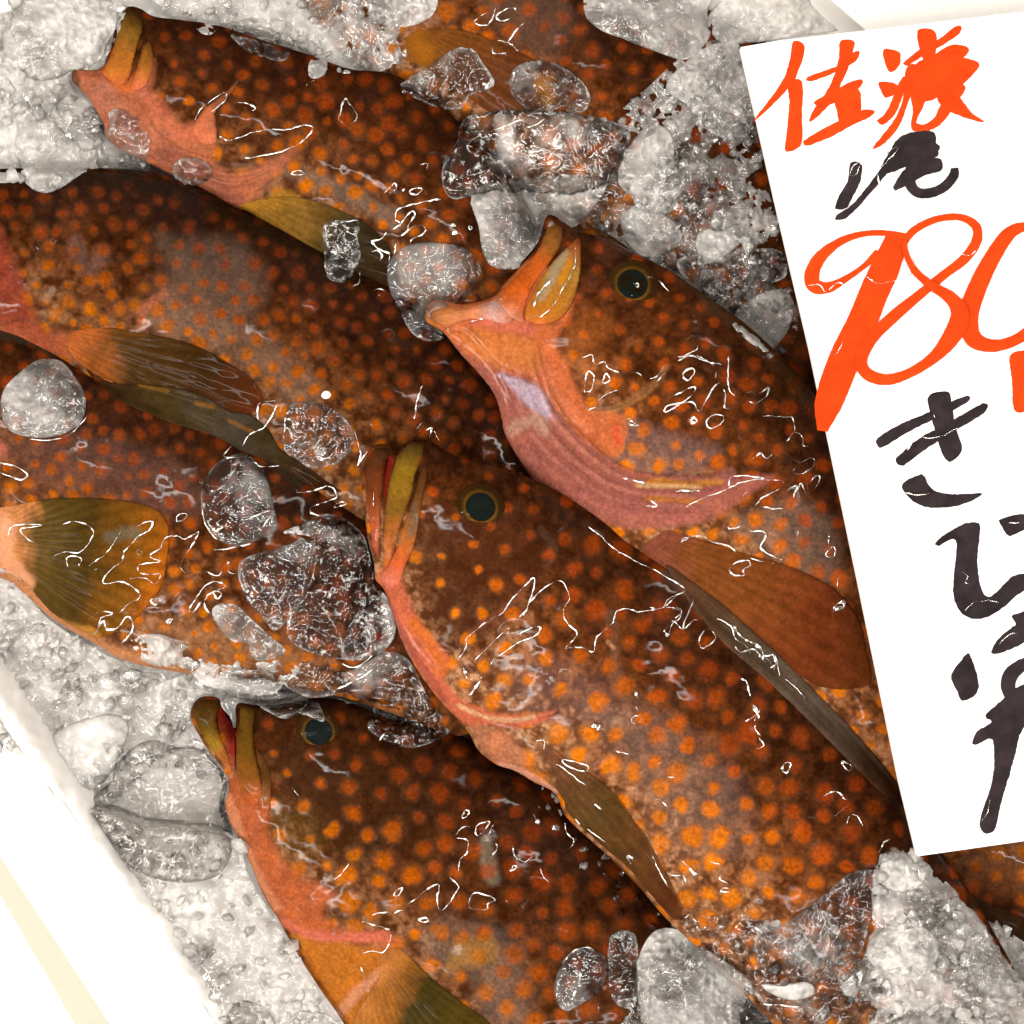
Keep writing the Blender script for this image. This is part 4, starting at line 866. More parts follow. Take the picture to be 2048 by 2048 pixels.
slush('wet crushed ice at the bottom between the two lower fish', z(9, [(1180, 1380), (1500, 1360), (1700, 1420), (1932, 1300), (2100, 1500), (2300, 1700), (2300, 2100), (850, 2100), (900, 1900), (1000, 1700)]), 240, 13, 37, M_LENS, 0.08, 10)
slush('dark wet crumbs of ice in the gap between the two lower fish', z(9, [(330, 640), (540, 740), (600, 840), (720, 960), (840, 1080), (960, 1190), (1060, 1310), (1120, 1420), (1000, 1500), (900, 1450), (800, 1300), (600, 1050), (480, 950), (400, 800)]), 60, 8, 38, M_LENS, 0.05, 5, patch=False)
BZ = blur(np.maximum(ZM, 0.0), 6)

ice('large rounded pale ice lump in the upper left corner', z(1, [(10, 250), (40, 110), (120, 0), (200, -80), (420, -80), (560, -40), (640, 40), (640, 150), (590, 240), (560, 320), (490, 370), (380, 400), (300, 440), (180, 440), (80, 390)]), M_CLOUDY, 0.45, 45, seed=1)
ice('small clear lump with white core resting on the dark back at left', z(1, [(85, 760), (110, 690), (170, 640), (260, 630), (320, 690), (390, 765), (490, 785), (545, 845), (515, 925), (430, 975), (350, 1030), (260, 1066), (180, 1045), (130, 990), (115, 910), (80, 850)]), M_CLOUDY, 0.6, 40, seed=2)
ice('clear flat piece covering the lower jaw of the upper left fish', z(1, [(470, 600), (560, 640), (640, 600), (720, 620), (790, 690), (830, 780), (815, 870), (785, 940), (660, 935), (540, 915), (560, 820), (500, 720)]), M_LENS, 0.3, 16, seed=3)
ice('tiny glinting bead of ice under the pink throat', z(1, [(945, 950), (970, 890), (1040, 865), (1110, 880), (1170, 930), (1150, 990), (1090, 1020), (1020, 1025)]), M_LENS, 0.6, 25, seed=4)
ice('clear lens of ice on the head of the upper left fish', z(1, [(1240, 150), (1330, 110), (1480, 100), (1600, 150), (1625, 240), (1570, 335), (1450, 315), (1340, 265)]), M_LENS, 0.35, 18, seed=5)
ice('glinting knob of ice at the top near the hidden eye', z(1, [(1080, 110), (1130, 70), (1200, 80), (1215, 140), (1170, 190), (1100, 180)]), M_CLOUDY, 0.6, 25, seed=6)
ice('small ring shaped drop of ice on the dark spotted back', z(1, [(1700, 370), (1725, 315), (1780, 300), (1810, 340), (1795, 410), (1745, 435), (1705, 420)]), M_CLOUDY, 0.5, 16, seed=7)
ice('clear triangular piece resting above the round lump', z(2, [(555, 460), (700, 370), (800, 300), (880, 260), (960, 275), (1010, 350), (1075, 450), (1030, 500), (935, 530), (890, 600), (760, 595), (640, 545), (570, 515)]), M_CLEAR, 0.35, 26, seed=8, rough=1.2)
ice('big smooth clear ice lump above the open mouth', z(2, [(880, 700), (925, 640), (1010, 622), (1150, 606), (1350, 608), (1600, 640), (1750, 680), (1825, 740), (1790, 850), (1735, 960), (1640, 1050), (1450, 1080), (1200, 1060), (1000, 1070), (850, 1100), (790, 1030), (785, 930), (830, 840), (870, 770)]), M_CLEAR, 0.6, 62, seed=9, rough=0.3)
ice('ragged cloudy lump wedged just above the orange snout', z(2, [(940, 1080), (1050, 1010), (1300, 980), (1500, 960), (1690, 1000), (1640, 1130), (1520, 1250), (1440, 1240), (1370, 1260), (1290, 1370), (1230, 1440), (1190, 1485), (1060, 1470), (1005, 1380), (985, 1250)]), M_CLOUDY, 0.4, 38, seed=10)
ice('round brownish clear lump touching the lower jaw tip of the open mouth', z(2, [(478, 1500), (500, 1430), (580, 1360), (700, 1335), (850, 1350), (950, 1400), (1000, 1490), (965, 1570), (900, 1650), (800, 1700), (720, 1740), (780, 1830), (780, 1875), (690, 1880), (610, 1830), (550, 1720), (500, 1620)]), M_LENS, 0.4, 30, seed=11, rough=0.8)
ice('pale rounded piece behind the snout beside the big smooth lump', z(3, [(80, 780), (150, 640), (230, 570), (320, 600), (345, 740), (380, 860), (310, 975), (240, 975), (180, 910), (100, 860)]), M_CLOUDY, 0.4, 28, seed=12)
ice('small rounded ice piece just above the eye of the gaping fish', z(3, [(100, 980), (170, 930), (240, 955), (330, 1000), (372, 1080), (310, 1150), (210, 1170), (135, 1120), (100, 1050)]), M_CLOUDY, 0.45, 26, seed=13)
ice('bean shaped piece near the left edge of the sign', z(3, [(435, 1100), (480, 1040), (550, 1050), (620, 1020), (690, 1040), (640, 1110), (540, 1190), (470, 1195)]), M_CLOUDY, 0.5, 24, seed=14)
ice('little flat chip on the forehead of the gaping fish', z(3, [(230, 1170), (330, 1148), (346, 1190), (290, 1222), (240, 1202)]), M_LENS, 0.4, 10, seed=15)
ice('dark glassy piece along the head ridge beside the sign', z(3, [(350, 1190), (520, 1150), (700, 1130), (830, 1150), (845, 1260), (720, 1310), (560, 1410), (440, 1330)]), M_CLEAR, 0.3, 22, seed=16, rough=1.4)
ice('pale chunk beside the sign above the spotted back', z(3, [(600, 1460), (700, 1350), (850, 1320), (880, 1450), (780, 1600), (680, 1560)]), M_CLOUDY, 0.35, 24, seed=17)
ice('large white chunk at the top edge left of the sign', z(3, [(-60, -80), (120, -100), (500, -80), (490, 60), (505, 150), (445, 240), (380, 272), (250, 235), (100, 175), (0, 135), (-70, 60)]), M_CLOUDY, 0.4, 50, seed=18)
ice('long pale chunk at the top beside the sign corner', z(3, [(500, 60), (620, -30), (900, -60), (1050, 0), (1115, 70), (1122, 130), (900, 165), (700, 195), (560, 195), (505, 140)]), M_FROST, 0.4, 40, seed=19)
ice('frosty heap beside the upper left corner of the sign', z(3, [(390, 280), (520, 200), (640, 215), (700, 560), (640, 610), (560, 630), (450, 560), (400, 480), (300, 400)]), M_CLOUDY, 0.2, 24, seed=20, rough=1.0)
ice('round frosted lump on the spots at the left edge', z(4, [(5, 500), (50, 420), (150, 335), (230, 300), (320, 320), (390, 400), (440, 500), (430, 600), (385, 660), (300, 700), (180, 710), (60, 680), (10, 600)]), M_SLUSH, 0.35, 28, seed=21, rough=0.7)
ice('clear oval melting disc on the lower left fish', z(4, [(1035, 1000), (1070, 900), (1130, 830), (1250, 790), (1340, 850), (1390, 970), (1420, 1100), (1425, 1180), (1330, 1240), (1200, 1265), (1110, 1220), (1050, 1120)]), M_LENS, 0.3, 18, seed=22, rough=0.3)
ice('white opaque shard lying across the lower left fish', z(4, [(1090, 1600), (1150, 1560), (1230, 1580), (1290, 1640), (1370, 1710), (1450, 1780), (1476, 1810), (1400, 1852), (1310, 1850), (1270, 1770), (1200, 1760), (1130, 1690)]), M_CLOUDY, 0.35, 20, seed=23)
ice('crackled glassy lump left of the central fish chin', z(4, [(1460, 1200), (1560, 1150), (1680, 1100), (1780, 1130), (1870, 1210), (1908, 1330), (1925, 1430), (1900, 1560), (1925, 1700), (1860, 1830), (1740, 1850), (1560, 1800), (1480, 1720), (1500, 1580), (1600, 1450), (1620, 1300), (1600, 1220)]), M_CLEAR, 0.4, 34, seed=24, rough=1.5)
ice('thin clear plate on the flank of the lower left fish', z(4, [(1240, 1350), (1420, 1280), (1610, 1240), (1600, 1400), (1550, 1560), (1430, 1700), (1350, 1640), (1250, 1500)]), M_LENS, 0.15, 10, seed=25, rough=0.4)
ice('clear pear shaped piece under the jaw of the central fish', z(6, [(180, 1040), (240, 1040), (292, 1170), (290, 1280), (200, 1370), (60, 1400), (0, 1350), (60, 1200)]), M_CLEAR, 0.4, 24, seed=26)
ice('wide clear piece in the hollow behind the bottom fish head', z(6, [(240, 1350), (330, 1370), (380, 1410), (440, 1530), (500, 1640), (580, 1740), (570, 1800), (400, 1865), (260, 1835), (150, 1760), (170, 1640), (0, 1620), (-40, 1500), (100, 1430)]), M_LENS, 0.3, 26, seed=27, rough=1.2)
ice('grey glassy piece capping the eye of the bottom fish', z(8, [(232, 170), (290, 110), (380, 100), (480, 110), (540, 170), (650, 190), (730, 260), (765, 330), (760, 370), (660, 335), (560, 355), (480, 320), (400, 275), (290, 240)]), M_CLEAR, 0.5, 26, seed=28, rough=0.8, lift=8)
ice('large clear lump with radiating crack by the lips of the bottom fish', z(10, [(600, 590), (700, 495), (800, 465), (900, 500), (1000, 500), (1080, 530), (1165, 630), (1184, 690), (1160, 780), (1190, 900), (1205, 1000), (1160, 1130), (1060, 1190), (900, 1200), (740, 1160), (620, 1090), (520, 970), (440, 860), (480, 760), (580, 670)]), M_CLEAR, 0.4, 48, seed=29, rough=0.7)
ice('pale cloudy block on the box rim at left', z(10, [(200, 600), (280, 430), (400, 370), (560, 330), (650, 360), (662, 440), (610, 560), (560, 650), (440, 740), (300, 772), (190, 745), (178, 680)]), M_FROST, 0.4, 36, seed=30, rough=0.4)
ice('clear domed piece on the belly of the bottom fish', z(9, [(540, 1700), (570, 1620), (620, 1560), (700, 1530), (790, 1570), (812, 1650), (780, 1740), (700, 1810), (600, 1860), (545, 1800)]), M_LENS, 0.4, 22, seed=41, rough=0.3)
ice('squarish clear piece next to the crackled lump', z(9, [(825, 1480), (950, 1460), (970, 1650), (955, 1830), (870, 1832), (820, 1740)]), M_LENS, 0.4, 22, seed=42, rough=1.2)
ice('crackled lump with white rim at the bottom edge', z(9, [(960, 1650), (980, 1560), (1030, 1470), (1100, 1432), (1200, 1450), (1290, 1520), (1400, 1590), (1520, 1680), (1560, 1740), (1500, 1860), (1480, 2000), (1250, 2060), (1020, 2000), (975, 1850)]), M_CLOUDY, 0.5, 42, seed=43, rough=1.5)
ice('broad clear sheet of ice reaching over the tail end of the central fish', z(11, [(320, 1440), (420, 1370), (560, 1300), (700, 1190), (820, 1090), (900, 1030), (1045, 1005), (1060, 1100), (1020, 1300), (960, 1500), (840, 1620), (700, 1680), (470, 1640), (350, 1570)]), M_LENS, 0.12, 12, seed=44, rough=0.5)
ice('small flat chip beside the broad clear sheet', z(11, [(330, 1340), (400, 1310), (475, 1312), (470, 1350), (400, 1390), (335, 1382)]), M_LENS, 0.4, 9, seed=45)
ice('bright ridge of ice below the broad clear sheet', z(11, [(370, 1700), (500, 1700), (620, 1680), (680, 1710), (670, 1760), (560, 1790), (440, 1760)]), M_FROST, 0.4, 18, seed=46)
ice('white knobbly chunk in the lower right corner', z(11, [(1600, 1520), (1680, 1400), (1800, 1390), (1932, 1460), (2050, 1560), (2060, 1760), (1900, 1800), (1720, 1760), (1620, 1680)]), M_CLOUDY, 0.4, 36, seed=47, rough=1.5)
ice('frosty chunk right below the sign corner', z(11, [(1060, 1040), (1100, 950), (1200, 905), (1320, 945), (1370, 1040), (1300, 1120), (1180, 1140), (1090, 1110)]), M_CLOUDY, 0.4, 28, seed=48)
ice('pale cluster left of the lower right corner', z(11, [(1000, 1460), (1100, 1360), (1250, 1330), (1400, 1400), (1420, 1540), (1300, 1640), (1120, 1620), (1010, 1560)]), M_FROST, 0.3, 26, seed=49, rough=1.5)
ice('smooth ridge of ice at the bottom right edge', z(11, [(1120, 1932), (1200, 1850), (1350, 1830), (1600, 1840), (1800, 1880), (1850, 2000), (1150, 2040)]), M_CLEAR, 0.4, 30, seed=50)
ice('glinting lump at the bottom edge beside the box rim', z(10, [(1170, 2000), (1180, 1880), (1240, 1815), (1330, 1830), (1410, 1900), (1420, 2040)]), M_CLEAR, 0.5, 30, seed=51, rough=1.3)
ice('bright lump at the bottom edge touching the belly', z(10, [(1470, 2040), (1500, 1900), (1580, 1860), (1680, 1880), (1760, 1950), (1780, 2050)]), M_CLOUDY, 0.5, 28, seed=52, rough=1.3)
ice('clear square chip on the fin of the upper left fish', z(2, [(130, 1240), (230, 1215), (325, 1220), (320, 1320), (335, 1400), (300, 1500), (240, 1560), (150, 1530), (135, 1400)]), M_LENS, 0.2, 12, seed=53, rough=0.5)
ice('thin wet chip on the flank of the middle left fish', z(4, [(1480, 560), (1560, 520), (1700, 550), (1800, 640), (1820, 760), (1720, 850), (1580, 860), (1470, 780), (1460, 650)]), M_LENS, 0.18, 12, seed=54, rough=0.9)
ice('cloudy clump on the lower belly edge of the lower left fish', z(4, [(620, 1770), (780, 1715), (960, 1775), (1010, 1880), (850, 1960), (680, 1910)]), M_CLOUDY, 0.4, 26, seed=61, rough=1.4)
ice('pale clump between the lower left fish and the snout of the bottom fish', z(4, [(960, 1830), (1120, 1770), (1300, 1850), (1420, 1860), (1500, 1930), (1400, 2030), (1200, 2020), (1030, 1970)]), M_CLOUDY, 0.7, 40, seed=62, rough=1.3, flat=0.9)
ice('glassy chunk just above the upper lip of the bottom fish', z(4, [(1470, 1860), (1620, 1830), (1800, 1880), (1830, 1980), (1700, 2040), (1560, 2040), (1450, 1960)]), M_CLEAR, 0.7, 36, seed=63, rough=1.2, flat=0.9)
ice('clear chunk between the top fish and the corner of the big smooth lump', z(2, [(1180, 380), (1330, 330), (1500, 400), (1600, 520), (1560, 620), (1400, 650), (1250, 600), (1160, 500)]), M_LENS, 0.3, 26, seed=64, rough=1.3)
ice('cloudy chunk at the top edge above the brown fin', z(2, [(380, 20), (520, -60), (700, -60), (760, 20), (700, 110), (560, 150), (430, 120)]), M_CLOUDY, 0.35, 26, seed=65, rough=1.4)
wb = ice('tiny opaque white bead above the thin wet chip', z(4, [(1655, 490), (1668, 470), (1690, 468), (1706, 485), (1700, 503), (1680, 510), (1662, 505)]), plain('white_bead', (0.85, 0.84, 0.8), 0.3, 0, 100, 0.5, 0.02), 1.0, 12, seed=55, rough=0, step=1.5, name='ice_bead')

# ------------------------------------------------------------------ price sign
SZ = 0.064
sign = empty('price_sign', 1835, 1712, 0.05)
tag(sign, 'white board with orange and black handwritten price 980 lying on the fish at right', 'sign')
CORN = z(3, [(632, 211)]) + [(2420, -45), (2560, 1610), (1835, 1713)]
def signz(x, y):
    return SZ + 0.0
bd = prism('board', [(1480.5, 94), (1560, 80), (1760, 57), (2420, -22), (2560, 1610), (2200, 1661), (1835, 1713), (1798, 1560), (1712, 1140), (1620, 700), (1550, 400)], SZ, SZ - 0.0045, M_CARD, sign, False, 0.0004)
_ink = [0]
def char(label, polys=(), ribs=(), mat=M_BLACK):
    V = []; T = []; Q = []
    for pl in polys:
        _ink[0] += 1; zz = SZ + 0.00012 + 0.000012 * (_ink[0] % 30)
        P = catmull(pl, True, 5)
        # uneven brush edge
        P = P + np.stack([(fbm(P[:, 0] / 4, P[:, 1] / 4, 2, 1) - 0.5), (fbm(P[:, 0] / 4, P[:, 1] / 4, 2, 8) - 0.5)], 1) * 2.6
        o = len(V); V += [W(a, b, zz) for a, b in P]
        for t in tessellate_polygon([[Vector((a, -b, 0)) for a, b in P]]):
            a, b, c = (Vector(V[o + i]) for i in t); t = list(t)
            if (b - a).cross(c - a).z < 0: t = t[::-1]
            T.append([o + i for i in t])
    for pts in ribs:
        _ink[0] += 1; zz = SZ + 0.00012 + 0.000012 * (_ink[0] % 30)
        P = catmull(pts, False, 4); zr = zz + np.arange(len(P)) * 0.0000035; d = np.gradient(P[:, :2], axis=0); d /= np.hypot(d[:, 0], d[:, 1])[:, None] + 1e-9
        nrm = np.stack([-d[:, 1], d[:, 0]], 1); w = P[:, 2:3] / 2 + (fbm(P[:, 0:1] / 5, P[:, 1:2] / 5, 2, 4) - 0.5) * 1.6
        A = P[:, :2] + nrm * w; B = P[:, :2] - nrm * w; o = len(V); n = len(P)
        for a, b, zz in zip(A, B, zr): V += [W(a[0], a[1], zz), W(b[0], b[1], zz)]
        Q += [[o + 2 * i, o + 2 * i + 1, o + 2 * i + 3, o + 2 * i + 2] for i in range(n - 1)]
    o = mesh_from('lettering', V, Q, mat, sign, None, False, T)
    o['label'] = label
    return o
def rz(k, pts):
    x0, y0, f = ZO[k]; return [(x0 + a * f, y0 + b * f, c * f) for a, b, c in pts]
char('orange character 佐', [z(3, p) for p in (
    [(880, 190), (928, 200), (930, 250), (905, 320), (880, 375), (800, 465), (705, 552), (720, 520), (790, 430), (840, 350), (865, 270)],
    [(858, 372), (915, 366), (925, 420), (920, 520), (922, 640), (900, 675), (862, 692), (842, 680), (850, 600), (862, 480)],
    [(945, 350), (1080, 300), (1150, 240), (1180, 232), (1182, 255), (1150, 290), (1060, 335), (960, 370)],
    [(1095, 188), (1158, 188), (1150, 240), (1135, 300), (1100, 380), (1065, 450), (1010, 515), (960, 556), (950, 550), (980, 490), (1030, 420), (1068, 340), (1088, 260)],
    [(975, 465), (1060, 415), (1150, 370), (1195, 362), (1190, 392), (1120, 445), (1020, 485)],
    [(1070, 430), (1140, 400), (1185, 420), (1182, 520), (1100, 560), (1078, 500)],
    [(925, 645), (1010, 590), (1100, 545), (1200, 500), (1250, 505), (1235, 530), (1150, 570), (1050, 625), (960, 660), (930, 662)])], (), M_RED)
char('orange character 渡', [z(3, p) for p in (
    [(1290, 228), (1330, 225), (1365, 240), (1370, 280), (1350, 315), (1320, 330), (1300, 290)],
    [(1270, 375), (1330, 375), (1360, 395), (1350, 425), (1300, 445), (1280, 410)],
    [(1262, 550), (1300, 515), (1330, 455), (1350, 400), (1380, 350), (1397, 345), (1390, 400), (1370, 460), (1345, 520), (1305, 560), (1275, 568)],
    [(1447, 140), (1500, 130), (1530, 150), (1535, 200), (1520, 260), (1480, 280), (1455, 220)],
    [(1380, 290), (1450, 230), (1540, 180), (1620, 120), (1645, 118), (1640, 150), (1570, 200), (1480, 250), (1400, 300)],
    [(1395, 310), (1445, 300), (1425, 400), (1400, 480), (1370, 560), (1330, 620), (1280, 665), (1240, 680), (1250, 660), (1300, 600), (1350, 530), (1382, 440)],
    [(1440, 290), (1520, 250), (1600, 205), (1675, 215), (1670, 250), (1600, 300), (1560, 340), (1480, 350), (1440, 340)],
    [(1550, 280), (1640, 262), (1725, 283), (1730, 300), (1690, 350), (1630, 400), (1560, 430), (1540, 340)],
    [(1420, 340), (1540, 330), (1570, 410), (1500, 460), (1420, 450)],
    [(1540, 400), (1620, 400), (1645, 450), (1700, 520), (1752, 555), (1690, 545), (1620, 520), (1580, 500), (1540, 460)],
    [(1610, 380), (1665, 400), (1610, 490), (1560, 560), (1500, 595), (1445, 602), (1420, 585), (1425, 555), (1470, 568), (1520, 540), (1550, 480)],
    [(1418, 430), (1485, 430), (1475, 480), (1445, 540), (1442, 575), (1418, 570), (1425, 500)])], (), M_RED)
char('black figure 1', [z(3, [(1140, 745), (1180, 738), (1195, 755), (1185, 830), (1150, 900), (1120, 950), (1072, 950), (1085, 900), (1130, 820)])])
char('black character 尾', [z(3, p) for p in (
    [(1350, 640), (1400, 640), (1355, 720), (1300, 800), (1240, 870), (1170, 950), (1110, 1000), (1068, 998), (1080, 980), (1150, 930), (1210, 860), (1270, 780), (1315, 700)],
    [(1345, 650), (1390, 612), (1500, 595), (1530, 615), (1530, 650), (1550, 668), (1525, 700), (1450, 690), (1400, 690), (1350, 700)],
    [(1300, 720), (1390, 690), (1460, 670), (1530, 680), (1540, 710), (1450, 740), (1380, 765), (1300, 790)],
    [(1380, 780), (1450, 730), (1540, 720), (1562, 750), (1550, 780), (1480, 800), (1400, 845), (1345, 868), (1335, 855)],)],
    [rz(3, [(1440, 720, 30), (1415, 780, 52), (1415, 840, 50), (1450, 878, 46), (1510, 878, 44), (1570, 850, 44), (1612, 800, 44), (1615, 765, 34)])])
char('orange figure 9', (), [rz(3, [(1400, 1075, 20), (1300, 1062, 26), (1200, 1066, 28), (1100, 1098, 36), (1010, 1165, 54), (968, 1240, 66), (975, 1300, 66), (1040, 1310, 50), (1120, 1270, 30), (1200, 1215, 26), (1270, 1150, 40)]),
    [(1795, 468, 42), (1785, 500, 50), (1769, 540, 58), (1748, 585, 58), (1724, 645, 60), (1697, 700, 62), (1673, 760, 62), (1656, 810, 54), (1648, 845, 32), (1645, 862, 20)]], M_RED)
char('orange figure 8', (), [rz(3, [(1385, 1110, 30), (1430, 1050, 34), (1530, 1000, 32), (1640, 990, 32), (1712, 1030, 40), (1715, 1100, 46), (1660, 1180, 44), (1570, 1250, 40), (1460, 1340, 44), (1340, 1440, 54), (1240, 1540, 56), (1190, 1640, 56), (1220, 1705, 56), (1310, 1730, 50), (1420, 1695, 44), (1530, 1620, 56), (1610, 1520, 86), (1640, 1430, 84), (1600, 1360, 60), (1510, 1300, 40), (1440, 1240, 34), (1400, 1170, 28), (1385, 1100, 26)])], M_RED)
char('orange figure 0', (), [rz(3, [(2080, 1030, 30), (1960, 1030, 36), (1870, 1060, 60), (1790, 1170, 74), (1720, 1310, 86), (1680, 1440, 90), (1700, 1540, 80), (1780, 1575, 60), (1880, 1555, 50), (1990, 1480, 60), (2100, 1320, 80)])], M_RED)
char('orange character 円 cut off at the frame', [[(2020, 712), (2050, 700), (2120, 690), (2125, 718), (2056, 730), (2054, 790), (2050, 822), (2028, 819), (2024, 765)]], (), M_RED)
char('black character き', [z(7, p) for p in (
    [(1168, 480), (1180, 450), (1300, 380), (1430, 325), (1560, 265), (1640, 235), (1650, 260), (1560, 315), (1440, 370), (1320, 432), (1210, 500), (1180, 502)],
    [(1268, 565), (1290, 540), (1400, 450), (1500, 400), (1620, 330), (1720, 275), (1748, 290), (1720, 330), (1640, 380), (1540, 440), (1400, 530), (1310, 597), (1280, 590)],
    [(1437, 240), (1480, 217), (1545, 220), (1560, 290), (1580, 400), (1612, 500), (1600, 540), (1560, 575), (1530, 570), (1500, 510), (1470, 410), (1440, 300)],
    [(1303, 700), (1330, 670), (1405, 642), (1420, 655), (1440, 700), (1480, 730), (1560, 745), (1660, 742), (1718, 742), (1680, 770), (1600, 803), (1500, 815), (1420, 810), (1360, 780), (1310, 730)])])
char('black character じ', [z(7, p) for p in (
    [(1472, 1005), (1500, 970), (1560, 930), (1630, 895), (1700, 897), (1702, 960), (1692, 1080), (1700, 1180), (1720, 1250), (1750, 1275), (1790, 1250), (1840, 1200), (1880, 1165), (1960, 1150), (2040, 1120), (2000, 1200), (1900, 1265), (1820, 1335), (1740, 1380), (1660, 1387), (1600, 1350), (1570, 1280), (1568, 1180), (1580, 1060), (1580, 985), (1540, 985), (1490, 1015)],
    [(1800, 880), (1870, 855), (1960, 845), (2010, 850), (1990, 900), (1860, 962), (1840, 950), (1810, 900)])])
char('black character は partly outside the frame', [z(7, p) for p in (
    [(1762, 1560), (1800, 1490), (1860, 1440), (1890, 1415), (1868, 1375), (1900, 1360), (2000, 1335), (2060, 1360), (2000, 1460), (1900, 1530), (1800, 1568)],
    [(1640, 1568), (1660, 1590), (1690, 1680), (1697, 1750), (1670, 1790), (1610, 1812), (1590, 1770), (1555, 1700), (1570, 1650), (1610, 1600)])],
    [rz(7, [(2040, 1600, 40), (1950, 1615, 60), (1870, 1670, 78), (1850, 1740, 74), (1880, 1800, 60), (1950, 1830, 60), (2040, 1800, 60)])])
char('black character た partly outside the frame', [z(11, [(1700, 95), (1800, 0), (1880, -70), (2050, -120), (2050, 60), (1960, 130), (1912, 200), (1890, 280), (1850, 430), (1800, 600), (1762, 760), (1730, 795), (1690, 790), (1668, 740), (1690, 640), (1720, 560), (1745, 460), (1755, 350), (1742, 235), (1700, 242), (1640, 270), (1625, 262), (1650, 190), (1740, 130)])])

# ------------------------------------------------------------------ highlight lines of the wet film, built in as glossy threads
ZW = blur(ZM, 1)
def squiggles(name, label, sets, zfun, rad, par=None, wob=1.6):
    V = []; Q = []; ns = 6
    for s_ in sets:
        k, pts, cl = s_[0], s_[1], (s_[2] if len(s_) > 2 else False); wd = s_[3] if len(s_) > 3 else 1.0
        P = catmull(z(k, pts), cl, 2.0); n = len(P)
        if n < 3: continue
        P = P + np.stack([(fbm(P[:, 0] / 9, P[:, 1] / 9, 2, 1) - 0.5), (fbm(P[:, 0] / 9, P[:, 1] / 9, 2, 8) - 0.5)], 1) * wob * 2
        d = (np.roll(P, -1, 0) - np.roll(P, 1, 0)) if cl else np.gradient(P, axis=0)
        d = d / (np.hypot(d[:, 0], d[:, 1])[:, None] + 1e-9); nr = np.stack([-d[:, 1], d[:, 0]], 1)
        r = rad * wd * (0.25 + 1.5 * ss(0.25, 0.8, fbm(P[:, 0] / 10, P[:, 1] / 10, 2, 5))) * (0.12 + 0.88 * ss(0.31, 0.42, fbm(P[:, 0] / 22, P[:, 1] / 22, 2, 15)))
        if not cl: r = r * np.clip(np.minimum(np.arange(n), np.arange(n)[::-1]) / 4.0, 0.15, 1)
        base = zfun(P[:, 0], P[:, 1]); o = len(V)
        for i in range(n):
            for j in range(ns):
                a = 2 * math.pi * j / ns
                q = P[i] + nr[i] * math.cos(a) * r[i]
                V.append(W(q[0], q[1], base[i] + (math.sin(a) * 0.8 + 0.25) * r[i] * S))
        m = n if cl else n - 1
        for i in range(m):
            for j in range(ns):
                i2 = (i + 1) % n
                Q.append([o + i * ns + j, o + i * ns + (j + 1) % ns, o + i2 * ns + (j + 1) % ns, o + i2 * ns + j])
    o = mesh_from(name, V, Q, M_GLINT, par)
    if not par: tag(o, label, 'water', None, 'stuff')
    return o
